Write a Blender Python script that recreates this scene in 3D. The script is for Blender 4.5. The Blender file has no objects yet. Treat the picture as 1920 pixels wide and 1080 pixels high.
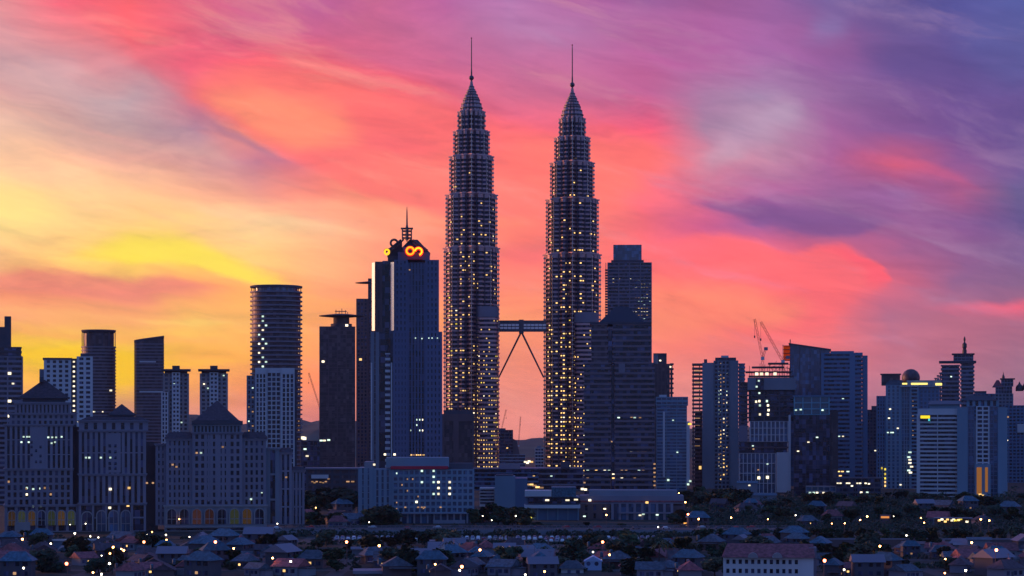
import bpy, math, random
from math import radians as RAD, sin, cos, pi, sqrt
from mathutils import Vector, Matrix
random.seed(7)
scn = bpy.context.scene
col = scn.collection
# ------------------------------------------------------------------ camera
F, CAMH, HY, CX = 4037.0, 49.0, 815.0, 960.0     # focal length in photo pixels, eye height, horizon row, centre column
cam_d = bpy.data.cameras.new('camera'); cam = bpy.data.objects.new('camera', cam_d); col.objects.link(cam)
cam.location = (0, 0, CAMH); cam.rotation_euler = (RAD(90), 0, 0)
cam_d.sensor_width = 36.0; cam_d.lens = 36.0*F/1920.0
cam_d.shift_y = (HY-540.0)/1920.0
cam_d.clip_start = 1.0; cam_d.clip_end = 40000.0
scn.camera = cam
scn.view_settings.view_transform = 'Standard'; scn.view_settings.look = 'None'
scn.view_settings.exposure = 0.0; scn.view_settings.gamma = 1.0; scn.view_settings.use_curve_mapping = False
scn.cycles.max_bounces = 6; scn.cycles.diffuse_bounces = 2; scn.cycles.glossy_bounces = 3
scn.cycles.volume_bounces = 0; scn.cycles.use_denoising = True
scn.cycles.sample_clamp_indirect = 4.0
def X(px, Y): return (px-CX)*Y/F
def Z(py, Y): return CAMH+(HY-py)*Y/F
def GY(py): return CAMH*F/(py-HY)
def S(d, Y): return d*Y/F
def lin(h):
    h = h.lstrip('#'); o = []
    for i in (0, 2, 4):
        c = int(h[i:i+2], 16)/255.0
        o.append(c/12.92 if c <= .04045 else ((c+.055)/1.055)**2.4)
    return tuple(o)
# ------------------------------------------------------------------ sun
SUN_AZ, SUN_EL = RAD(-66), RAD(4)      # low, swung left of the yellow glow to rim-light the left-facing sides
sun_d = bpy.data.lights.new('sun', 'SUN'); sun = bpy.data.objects.new('sun', sun_d); col.objects.link(sun)
sun_d.energy = 2.2; sun_d.angle = RAD(4.0); sun_d.color = (1.0, .42, .24)
sv = Vector((sin(SUN_AZ)*cos(SUN_EL), cos(SUN_AZ)*cos(SUN_EL), sin(SUN_EL)))
sun.rotation_euler = sv.to_track_quat('Z', 'Y').to_euler()
# ------------------------------------------------------------------ world: sunset sky
w = bpy.data.worlds.new('World'); scn.world = w; w.use_nodes = True
nt = w.node_tree; nt.nodes.clear(); N = nt.nodes.new; L = nt.links.new
def put(sock, v):
    if hasattr(v, 'is_output'): L(v, sock)
    else: sock.default_value = v
def M(op, a, b=0.0, c=0.0, clamp=False):
    n = N('ShaderNodeMath'); n.operation = op; n.use_clamp = clamp
    put(n.inputs[0], a); put(n.inputs[1], b); put(n.inputs[2], c); return n.outputs[0]
def MR(v, a, b, c=0.0, d=1.0, mode='SMOOTHSTEP'):
    n = N('ShaderNodeMapRange'); n.interpolation_type = mode; n.clamp = True
    put(n.inputs[0], v); n.inputs[1].default_value = a; n.inputs[2].default_value = b
    n.inputs[3].default_value = c; n.inputs[4].default_value = d; return n.outputs[0]
def MIX(f, a, b, mode='MIX'):
    n = N('ShaderNodeMix'); n.data_type = 'RGBA'; n.blend_type = mode; n.clamp_factor = True
    put(n.inputs[0], f)
    for s, v in ((n.inputs[6], a), (n.inputs[7], b)):
        if hasattr(v, 'is_output'): L(v, s)
        else: s.default_value = (*v, 1)
    return n.outputs[2]
tc = N('ShaderNodeTexCoord'); sep = N('ShaderNodeSeparateXYZ'); L(tc.outputs['Generated'], sep.inputs[0])
dx, dy, dz = sep.outputs
dyc = M('MAXIMUM', dy, .06)
s_raw = M('MULTIPLY', M('DIVIDE', dx, dyc), F/1000); t_raw = M('MULTIPLY', M('DIVIDE', dz, dyc), F/1000)
cmb = N('ShaderNodeCombineXYZ'); L(s_raw, cmb.inputs[0]); L(t_raw, cmb.inputs[1])
P0 = cmb.outputs[0]
def noise(scale, detail, rough, rot=0.0, sx=1.0, sy=1.0, seed=0.0, vec=None, dist=0.0):
    mp = N('ShaderNodeMapping'); mp.vector_type = 'TEXTURE'; L(vec or P0, mp.inputs[0]); mp.inputs['Rotation'].default_value = (0, 0, -rot)
    mp.inputs['Scale'].default_value = (1/sx, 1/sy, 1); mp.inputs['Location'].default_value = (seed, seed*.7, 0)
    n = N('ShaderNodeTexNoise'); n.noise_dimensions = '2D'; L(mp.outputs[0], n.inputs['Vector'])
    n.inputs['Scale'].default_value = scale; n.inputs['Detail'].default_value = detail; n.inputs['Roughness'].default_value = rough
    n.inputs['Distortion'].default_value = dist
    return n.outputs
# domain warp, so that every cloud edge wanders
n1 = noise(3.5, 3, .5, RAD(18), .7, 1.6, 3.1)
va = N('ShaderNodeVectorMath'); va.operation = 'SUBTRACT'; L(n1[1], va.inputs[0]); va.inputs[1].default_value = (.5, .5, .5)
vb = N('ShaderNodeVectorMath'); vb.operation = 'MULTIPLY'; L(va.outputs[0], vb.inputs[0]); vb.inputs[1].default_value = (.075, .05, 0)
vc = N('ShaderNodeVectorMath'); vc.operation = 'ADD'; L(vb.outputs[0], vc.inputs[0]); L(P0, vc.inputs[1])
n2 = noise(11, 5, .62, RAD(20), .5, 1.8, 8.2)
vd = N('ShaderNodeVectorMath'); vd.operation = 'SUBTRACT'; L(n2[1], vd.inputs[0]); vd.inputs[1].default_value = (.5, .5, .5)
ve = N('ShaderNodeVectorMath'); ve.operation = 'MULTIPLY'; L(vd.outputs[0], ve.inputs[0]); ve.inputs[1].default_value = (.05, .022, 0)
vf = N('ShaderNodeVectorMath'); vf.operation = 'ADD'; L(ve.outputs[0], vf.inputs[0]); L(vc.outputs[0], vf.inputs[1])
P = vf.outputs[0]
sp = N('ShaderNodeSeparateXYZ'); L(P, sp.inputs[0]); sS, sT = sp.outputs[0], sp.outputs[1]
ROWS = {
 0:  'dd8c90 f0697a f8656c d8667f c76289 bb6294 bf648c b4629a b078ac a85f98 9a6098 9c5c92 95609a 76639c 5f5490 555495 525a9a',
 60: 'd8989c e68a8e fb6a72 e2657a cc628a c8648a c9688c c06c98 b87aa8 b578a8 b0649a a8609a 9c629c 905a92 69558e 5d5290 5a5c98',
 120:'d49ea0 d49ea2 d8737f f0657a fa6a76 e86578 d06485 c76890 c4709a bf6f9c b8649a b0629c a0649f 8f5c96 6f5590 62518e 5c5a96',
 180:'e0aea4 d0a4a0 b89ca2 e2707e ff8a74 ff8472 fa6c76 df6880 cf6c8c c46a90 bb6292 a97aa0 a488aa 9a6c9e 76548e 6a5290 64528e',
 240:'f2c4a8 dcb0a0 c9a29e b8889a ff8c70 ff7c70 ff6c74 fa6a78 f4697c ef6878 f0607c a983a0 b594ac a3649a 8a5a94 745492 65528e',
 300:'ffcc9c ffc49c eeb09a dca29a c07c8e f8767a ff8a78 ff8470 ff7c70 ff7870 ff6c74 cf8aa0 c38aa4 b2689a d0607c 8c5890 6a5590',
 360:'ffda88 ffd090 ffc692 fcb890 f0a08a fb8a78 ff9070 ff9070 ff8e70 ff8a70 f97078 d06c8c b8689a 9c6496 93609a a85c86 6d608f',
 420:'ffe08c ffd488 ffd084 ffd080 ffd494 ffc090 ffa07c ff9070 ff8a70 ff8070 f46e78 cc5f88 9c609a 8a5c8e 9a5e92 8a5a92 66578c',
 480:'ffc480 ffd070 ffdc5c ffdc5c ffd27c ffba80 ff9a78 ff8a70 ff7c70 ff7c70 ff7070 ff6c74 ff6a74 d8647e a05e88 92608f 7c5e8c',
 540:'ff9a6c fc9670 f09470 ff9f68 ffb45c ffa870 ff9470 ff8e70 ff8a70 ff8670 ff8070 ff7e70 ff7470 ff6c70 d8687c 93648c 8a6488',
 600:'ffb070 ffb468 ffb068 ffc860 ffb860 ffa860 ff9c68 ffa060 ff9c68 ff9468 ff9068 ff9068 ff8070 fc7474 b87088 b86c80 b0687f',
 660:'ffd020 ffd820 ffd030 ffb848 ffb050 ff9c60 ff9068 fc9070 fa9470 fc8c70 ff8870 f88070 e87c7c e87a7c c87484 c07284 a87085',
 720:'ffb850 ffc040 ffc830 ffb058 ffa060 ff9060 f89070 f49078 f09078 f08c78 ee8c7c e88a80 d88084 c87888 b87888 b07888 a07488',
 790:'d88870 d88a78 d89080 e89880 e89480 d88078 e08878 e88c7c e88e80 e08a84 d88c88 d08888 c08088 a87888 a07888 987288 907088'}
colr = None; prev = None
for py in sorted(ROWS):
    r = N('ShaderNodeValToRGB'); cr = r.color_ramp; cr.interpolation = 'LINEAR'
    cs = [lin(h) for h in ROWS[py].split()]
    while len(cr.elements) < len(cs): cr.elements.new(.5)
    for i, c in enumerate(cs):
        cr.elements[i].position = .02+.96*i/(len(cs)-1)
    for i, c in enumerate(cs):
        cr.elements[i].color = (*c, 1)
    L(MR(sS, -.96-.04, .96+.04, 0, 1, 'LINEAR'), r.inputs[0])
    if colr is None: colr = r.outputs[0]
    else: colr = MIX(MR(sT, (HY-prev)/1000, (HY-py)/1000, 0, 1, 'LINEAR'), colr, r.outputs[0])
    prev = py
# cloud masses with firmer edges: centre (photo px), half axes, turn, colour, strength, edge softness
def blob(c, cx, cy, rx, ry, ang, hexc, k, soft=1.0, vec=None):
    mp = N('ShaderNodeMapping'); mp.vector_type = 'TEXTURE'; L(vec or P, mp.inputs[0])
    mp.inputs['Location'].default_value = ((cx-CX)/1000, (HY-cy)/1000, 0)
    mp.inputs['Rotation'].default_value = (0, 0, RAD(ang)); mp.inputs['Scale'].default_value = (rx/1000, ry/1000, 1)
    g = N('ShaderNodeTexGradient'); g.gradient_type = 'SPHERICAL'; L(mp.outputs[0], g.inputs[0])
    return MIX(MR(g.outputs['Fac'], 0, soft, 0, k), c, lin(hexc))
def fcurve(pts):
    n = N('ShaderNodeFloatCurve'); cv = n.mapping.curves[0]; L(M('MULTIPLY_ADD', sS, 1000/2120, 1060/2120), n.inputs['Value'])
    pts = [((px+100)/2120, 1-py/900) for px, py in pts]
    if pts[0][0] > .002: pts = [(0.0, pts[0][1])]+pts
    if pts[-1][0] < .998: pts = pts+[(1.0, pts[-1][1])]
    while len(cv.points) < len(pts): cv.points.new(.5, .5)
    for q, p in zip(cv.points, pts): q.location = p; q.handle_type = 'AUTO_CLAMPED'
    n.mapping.update(); return n.outputs[0]
tN = M('MULTIPLY_ADD', sT, 1/.9, 1-HY/900)       # height of the ray on the same scale as the curves
def ribbon(c, up, lo, hexc, k, su, sl, fl=110, fr=110):
    # a cloud layer between an upper and a lower edge (photo rows by column), each edge with its own softness
    a = MR(M('SUBTRACT', fcurve(up), tN), 0, su/900); b_ = MR(M('SUBTRACT', tN, fcurve(lo)), 0, sl/900)
    f = M('MULTIPLY', M('MULTIPLY', a, b_), k)
    e0 = up[0][0]; e1 = up[-1][0]
    if e0 > -90: f = M('MULTIPLY', f, MR(sS, (e0-CX)/1000, (e0+fl-CX)/1000))
    if e1 < 1990: f = M('MULTIPLY', f, MR(sS, (e1-fr-CX)/1000, (e1-CX)/1000, 1, 0))
    return MIX(f, c, lin(hexc))
BLOBS = [
 (250, 160, 190, 44, -38, 'b89ea6', .35, 1.0), (30, 400, 150, 60, 0, 'ffe284', .5, 1.0), (60, 320, 160, 40, -10, 'fcc8a0', .5, 1.0),
 (1560, 50, 70, 45, 20, '8078ac', .55, 1.0), (1470, 215, 70, 30, 20, 'b8a4bc', .7, 1.0), (1350, 285, 90, 40, 25, 'c8a0b0', .6, 1.0), (1700, 120, 130, 60, 0, '60508e', .5, 1.0),
 (1850, 70, 90, 60, 0, '585c9c', .4, 1.0), (1200, 150, 120, 40, -20, 'b8608c', .4, 1.0), (700, 110, 160, 30, -10, 'c8688c', .4, 1.0),
 (760, 360, 240, 60, -8, 'ff9678', .6, 1.0), (985, 470, 90, 30, 0, 'f8727a', .5, 1.0), (1030, 560, 260, 50, 0, 'ff9066', .4, 1.0), (600, 480, 160, 50, -8, 'ffb07c', .4, 1.0),
]
RIBBONS = [
 # pale grey-lilac veil and cream bands, left
 ([(-100,60),(120,105),(230,150),(330,215),(450,290),(580,330)], [(-100,160),(120,225),(240,262),(350,290),(470,325),(580,336)], 'bba2a6', 0.42, 42, 66),
 ([(-100,215),(150,250),(260,248),(380,262),(470,300),(540,330)], [(-100,262),(150,290),(280,300),(400,315),(480,328),(540,334)], 'e0b4a4', 0.52, 40, 40),
 ([(60,190),(160,225),(260,262),(350,300)], [(60,206),(160,246),(260,284),(350,312)], 'd8949a', 0.47, 19, 24),
 # coral lens with a sharp lower edge
 ([(285,172),(340,142),(420,120),(520,112),(640,130),(760,160),(870,190),(1000,215),(1200,250)], [(285,176),(360,208),(430,240),(520,288),(600,330),(760,400),(870,420),(1000,420),(1200,400)], 'ff7670', 0.76, 52, 24),
 ([(310,172),(370,158),(450,150),(560,160),(640,185),(700,225),(760,250)], [(310,180),(370,205),(440,236),(520,278),(580,292),(660,290),(760,255)], 'ff9470', 0.81, 54, 26),
 ([(285,168),(340,140),(430,116),(540,108),(680,128),(800,158),(900,185)], [(285,174),(340,158),(430,138),(540,136),(680,160),(800,190),(900,215)], 'ff6872', 0.57, 19, 26),
 ([(560,250),(680,235),(800,240),(900,260)], [(560,300),(680,290),(800,300),(900,290)], 'ff6c74', 0.57, 40, 40),
 # purple underside of the lens
 ([(215,105),(290,155),(370,208),(450,248),(520,290),(585,322)], [(215,135),(290,186),(370,238),(440,275),(510,308),(585,326)], '9a7490', 0.6, 24, 40),
 ([(360,285),(450,305),(560,345),(680,375)], [(360,293),(450,320),(560,358),(680,382)], 'c48890', 0.52, 19, 22),
 ([(330,190),(400,222),(460,246),(530,282),(620,325)], [(330,215),(400,255),(460,285),(520,312),(620,332)], '94708e', .8, 24, 34, 90, 120),
 # long pale streak and the salmon bank above it
 ([(330,335),(480,360),(640,385),(800,425),(960,450)], [(330,350),(480,385),(640,415),(800,445),(960,458)], 'ffa080', 0.52, 34, 24),
 ([(300,360),(430,380),(580,402),(720,430),(850,456)], [(300,395),(430,420),(580,440),(720,456),(850,462)], 'ffdca4', 0.62, 26, 36),
 # yellow bank with a sharp floor
 ([(70,470),(150,452),(260,434),(350,438),(420,458),(500,496),(590,532)], [(70,474),(150,482),(240,498),(330,503),(400,517),(480,532),(590,540)], 'ffd648', 0.80, 36, 17),
 ([(110,476),(200,470),(300,478),(350,490)], [(110,479),(200,490),(300,500),(350,500)], 'ffda38', 0.6, 19, 16),
 ([(-100,498),(100,488),(200,503),(300,512),(400,530),(480,548)], [(-100,548),(120,562),(240,574),(350,568),(480,554)], 'ea8872', 0.81, 20, 32),
 ([(-100,566),(150,578),(300,588),(480,584)], [(-100,592),(150,600),(300,610),(480,604)], 'ffc070', 0.52, 19, 22),
 ([(190,594),(280,589),(380,590),(500,596)], [(190,597),(280,602),(380,605),(500,602)], 'ffe46c', 0.76, 14, 15),
 ([(-100,604),(200,618),(480,618)], [(-100,634),(240,648),(480,642)], 'ffa266', 0.62, 22, 24),
 ([(-100,632),(60,650),(160,646),(240,652),(310,672),(420,666),(540,650)], [(-100,690),(100,698),(240,735),(320,705),(420,690),(540,665)], 'ffba1c', 0.75, 24, 46),
 ([(560,552),(620,550),(720,560)], [(560,592),(640,586),(720,575)], 'ffb450', 0.66, 24, 26),
 # right of the towers
 ([(900,252),(1000,240),(1100,226),(1180,236),(1240,256),(1278,285),(1300,330)], [(900,520),(1100,430),(1180,380),(1250,352),(1285,335),(1300,332)], 'ff7a6e', 0.71, 42, 64),
 ([(1080,228),(1180,232),(1245,254),(1285,290)], [(1080,252),(1180,262),(1240,288),(1285,300)], 'ff6474', 0.66, 19, 29),
 ([(1270,320),(1310,250),(1370,205),(1440,172),(1500,160),(1560,185)], [(1270,336),(1330,322),(1400,300),(1480,268),(1530,232),(1560,198)], 'b896b2', 0.62, 59, 54),
 ([(1280,330),(1300,285),(1318,250),(1330,240)], [(1280,350),(1305,310),(1322,270),(1330,250)], 'b05c86', 0.57, 19, 19),
 ([(940,36),(1010,50),(1080,80),(1130,130)], [(940,100),(1020,112),(1090,122),(1130,136)], 'bc8cb6', 0.57, 26, 46),
 ([(1225,365),(1330,352),(1420,356),(1520,374),(1640,398),(1790,420)], [(1225,380),(1340,402),(1430,428),(1520,452),(1570,455),(1650,436),(1790,428)], '82568f', 0.81, 39, 19),
 ([(1130,448),(1250,432),(1340,424),(1420,434),(1500,462),(1560,452),(1620,472),(1665,512),(1700,548)], [(1130,640),(1300,655),(1420,664),(1540,640),(1610,604),(1660,572),(1700,552)], 'ff6e70', 0.84, 20, 66, 260, 40),
 ([(1130,520),(1250,505),(1350,506),(1450,532),(1560,560),(1610,580)], [(1130,660),(1250,655),(1400,640),(1500,610),(1560,592),(1610,584)], 'ff8e6a', 0.76, 52, 46),
 ([(1500,466),(1560,454),(1620,474),(1665,512),(1700,547)], [(1500,480),(1560,486),(1620,522),(1660,552),(1700,551)], 'ff5e6e', 0.66, 18, 24, 110, 30),
 ([(1380,560),(1470,548),(1560,560)], [(1380,575),(1470,572),(1560,575)], 'ff6870', 0.47, 22, 22),
 ([(1660,582),(1760,574),(1850,565),(2020,556)], [(1660,585),(1760,592),(1850,602),(2020,612)], 'f6687c', 0.81, 19, 26),
 ([(1540,284),(1600,270),(1660,266),(1760,292),(1920,352)], [(1540,292),(1600,304),(1680,312),(1780,345),(1920,378)], 'e4607e', 0.71, 36, 39),
 ([(1380,315),(1500,330),(1620,345),(1760,350)], [(1380,330),(1500,352),(1620,372),(1760,370)], 'a8608f', 0.47, 26, 32),
 ([(1700,440),(1820,450),(1990,440)], [(1700,470),(1820,500),(1990,520)], '765a8e', 0.47, 46, 46),
]

for a in BLOBS: colr = blob(colr, *a)
for a in RIBBONS: colr = ribbon(colr, *a)
# fine cirrus streaks, following the fall of the cloud deck
st1 = noise(5.5, 6, .6, RAD(20), .38, 2.4, 1.3, P0, .5)
st2 = noise(4.5, 7, .64, RAD(4), .45, 2.2, 5.3, P, 1.1)
st3 = noise(16, 6, .6, RAD(14), .25, 2.4, 9.3, P0, .6)
mod = M('ADD', M('ADD', MR(st1[0], .3, .7, -.07, .07, 'LINEAR'), MR(st2[0], .3, .7, -.15, .15, 'LINEAR')), MR(st3[0], .3, .7, -.05, .05, 'LINEAR'))
colr = MIX(1.0, colr, MIX(M('ADD', mod, .5), (.62, .64, .76), (1.38, 1.30, 1.24)), 'MULTIPLY')
# thin bright wisps and thin dark veils
wi = noise(4.2, 8, .66, RAD(15), .42, 2.3, 24.7, P, .25); colr = MIX(MR(wi[0], .50, .76, 0, .30), colr, MIX(MR(sS, -.2, .5), lin('ffb49a'), lin('b892b4')))
ve2 = noise(3.1, 8, .66, RAD(10), .5, 2.3, 33.1, P, .3); colr = MIX(MR(ve2[0], .50, .74, 0, .42), colr, MIX(1.0, colr, (.74, .62, .74), 'MULTIPLY'))
for a in (([(60,474),(150,452),(260,432),(350,436),(430,460),(510,500),(600,536)], [(60,478),(150,484),(240,499),(330,505),(400,520),(480,536),(600,542)], 'ffea58', .62, 40, 18),
          ([(-100,640),(60,648),(160,644),(240,650),(310,668),(420,664),(540,650)], [(-100,700),(100,712),(240,745),(320,712),(420,694),(540,668)], 'ffd01c', .6, 20, 44),
          ([(-100,330),(40,350),(140,380)], [(-100,440),(40,430),(140,400)], 'ffe68c', .45, 50, 50)):
    colr = ribbon(colr, *a)
# towards the zenith and behind the viewer the cloud glow gives way to the clear dusk sky
sky = N('ShaderNodeTexSky'); sky.sky_type = 'NISHITA'; sky.sun_disc = False
sky.sun_elevation = SUN_EL; sky.sun_rotation = SUN_AZ; sky.altitude = 50; sky.air_density = 1.2; sky.ozone_density = 3.0
bg0 = N('ShaderNodeBackground'); L(sky.outputs[0], bg0.inputs[0]); bg0.inputs[1].default_value = 0.10
bgd = N('ShaderNodeBackground'); bgd.inputs[0].default_value = (.052, .115, .43, 1); bgd.inputs[1].default_value = 1.0   # even blue fill added to the dusk sky to brighten the facades
bg1 = N('ShaderNodeAddShader'); L(bg0.outputs[0], bg1.inputs[0]); L(bgd.outputs[0], bg1.inputs[1])
bg2 = N('ShaderNodeBackground'); L(colr, bg2.inputs[0]); bg2.inputs[1].default_value = 1.09
mask = M('MULTIPLY', MR(dy, -.25, .75), MR(dz, .5, .22))
ms = N('ShaderNodeMixShader'); L(mask, ms.inputs[0]); L(bg1.outputs[0], ms.inputs[1]); L(bg2.outputs[0], ms.inputs[2])
wo = N('ShaderNodeOutputWorld'); L(ms.outputs[0], wo.inputs[0])
w.cycles.sampling_method = 'MANUAL'; w.cycles.sample_map_resolution = 512

# ------------------------------------------------------------------ materials
MATS = {}
def mat(name, c, rough=.75, metal=0.0, vary=.12, scale=.08, spec=.5, streak=False, cells=0.0):
    if name in MATS: return MATS[name]
    m = bpy.data.materials.new(name); m.use_nodes = True; t = m.node_tree; b = t.nodes['Principled BSDF']
    b.inputs['Roughness'].default_value = rough; b.inputs['Metallic'].default_value = metal
    b.inputs['Specular IOR Level'].default_value = spec
    tcn = t.nodes.new('ShaderNodeTexCoord'); no = t.nodes.new('ShaderNodeTexNoise'); no.inputs['Scale'].default_value = scale
    no.inputs['Detail'].default_value = 5
    mp = t.nodes.new('ShaderNodeMapping'); mp.inputs['Scale'].default_value = (1, 1, .25 if streak else 1)
    t.links.new(tcn.outputs['Object'], mp.inputs[0]); t.links.new(mp.outputs[0], no.inputs[0])
    mr = t.nodes.new('ShaderNodeMapRange'); mr.inputs[1].default_value = .3; mr.inputs[2].default_value = .7
    mr.inputs[3].default_value = 1-vary; mr.inputs[4].default_value = 1+vary; t.links.new(no.outputs[0], mr.inputs[0])
    oi = t.nodes.new('ShaderNodeObjectInfo'); m2 = t.nodes.new('ShaderNodeMath'); m2.operation = 'MULTIPLY_ADD'
    t.links.new(oi.outputs['Random'], m2.inputs[0]); m2.inputs[1].default_value = vary; m2.inputs[2].default_value = 1-vary/2
    m3 = t.nodes.new('ShaderNodeMath'); m3.operation = 'MULTIPLY'; t.links.new(mr.outputs[0], m3.inputs[0]); t.links.new(m2.outputs[0], m3.inputs[1])
    vm = t.nodes.new('ShaderNodeVectorMath'); vm.operation = 'SCALE'; vm.inputs[0].default_value = c
    if cells:      # rooms behind the glass differ: blinds, curtains, ceilings
        sn = t.nodes.new('ShaderNodeVectorMath'); sn.operation = 'SNAP'; sn.inputs[1].default_value = (2.7, 2.7, 3.6); t.links.new(tcn.outputs['Object'], sn.inputs[0])
        wn = t.nodes.new('ShaderNodeTexWhiteNoise'); t.links.new(sn.outputs[0], wn.inputs[0]); pw = t.nodes.new('ShaderNodeMath'); pw.operation = 'POWER'; t.links.new(wn.outputs[0], pw.inputs[0]); pw.inputs[1].default_value = 3.0
        ma = t.nodes.new('ShaderNodeMath'); ma.operation = 'MULTIPLY_ADD'; t.links.new(pw.outputs[0], ma.inputs[0]); ma.inputs[1].default_value = cells; ma.inputs[2].default_value = .6
        m4 = t.nodes.new('ShaderNodeMath'); m4.operation = 'MULTIPLY'; t.links.new(m3.outputs[0], m4.inputs[0]); t.links.new(ma.outputs[0], m4.inputs[1]); m3 = m4
    t.links.new(m3.outputs[0], vm.inputs['Scale']); t.links.new(vm.outputs[0], b.inputs['Base Color'])
    MATS[name] = m; return m
def glow(name, c, s, sampled=False):
    if name in MATS: return MATS[name]
    m = bpy.data.materials.new(name); m.use_nodes = True; t = m.node_tree; t.nodes.clear()
    e = t.nodes.new('ShaderNodeEmission'); o = t.nodes.new('ShaderNodeOutputMaterial'); t.links.new(e.outputs[0], o.inputs[0])
    oi = t.nodes.new('ShaderNodeObjectInfo'); mr = t.nodes.new('ShaderNodeMapRange'); mr.inputs[3].default_value = s*.55; mr.inputs[4].default_value = s*1.3
    t.links.new(oi.outputs['Random'], mr.inputs[0]); t.links.new(mr.outputs[0], e.inputs[1]); e.inputs[0].default_value = (*c, 1)
    if not sampled: m.cycles.emission_sampling = 'NONE'
    MATS[name] = m; return m
glass_d = mat('dark_glass', (.015, .016, .032), .18, 0, .25, .02, .5, cells=7.0)
glass_b = mat('blue_glass', (.05, .10, .19), .15, 0, .2, .02, .9, cells=1.2)
glass_t = mat('teal_glass', (.04, .13, .18), .15, 0, .2, .02, .9)
glass_m = mat('mirror_glass', (.45, .42, .45), .12, .85, .15, .02)
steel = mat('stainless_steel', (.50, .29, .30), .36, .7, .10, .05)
steel_d = mat('dark_steel', (.10, .09, .11), .45, .6, .1, .1)
bronze = mat('bronze_cladding', (.12, .08, .09), .5, .2, .12, .05, cells=.9)
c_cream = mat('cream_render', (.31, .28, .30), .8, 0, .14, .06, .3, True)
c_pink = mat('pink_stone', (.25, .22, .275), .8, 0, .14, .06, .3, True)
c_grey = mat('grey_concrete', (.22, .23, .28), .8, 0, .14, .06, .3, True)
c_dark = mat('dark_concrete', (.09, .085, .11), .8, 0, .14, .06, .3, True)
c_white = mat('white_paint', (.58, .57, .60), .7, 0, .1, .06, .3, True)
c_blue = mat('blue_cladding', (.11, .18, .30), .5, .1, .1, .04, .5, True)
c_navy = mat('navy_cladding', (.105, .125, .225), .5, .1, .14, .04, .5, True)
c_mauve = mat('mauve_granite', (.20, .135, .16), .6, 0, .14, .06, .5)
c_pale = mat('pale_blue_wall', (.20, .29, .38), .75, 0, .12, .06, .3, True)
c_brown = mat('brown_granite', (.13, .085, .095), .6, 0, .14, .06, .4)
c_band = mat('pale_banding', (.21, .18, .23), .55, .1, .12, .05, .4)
roof_b = mat('brown_tiles', (.075, .05, .065), .8, 0, .4, .8)
roof_r = mat('red_tiles', (.24, .07, .08), .8, 0, .5, .9)
roof_g = mat('grey_roof', (.07, .088, .12), .75, 0, .5, .9)
roof_t = mat('blue_metal_roof', (.04, .10, .15), .6, .1, .5, .9)
red_p = mat('red_paint', (.55, .02, .05), .6, 0, .1, .2)
asph = mat('asphalt', (.05, .05, .055), .85, 0, .2, .3)
rubber = mat('rubber', (.02, .02, .02), .9)
L_warm = glow('warm_window_light', (1.0, .60, .20), 1.7)
L_white = glow('white_window_light', (1.0, .86, .60), 1.9)
L_cool = glow('cool_window_light', (.70, .95, .80), 1.35)
L_yel = glow('yellow_window_light', (1.0, .74, .08), 1.2)
L_dim = glow('dim_window_light', (1.0, .55, .28), .5)
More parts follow.
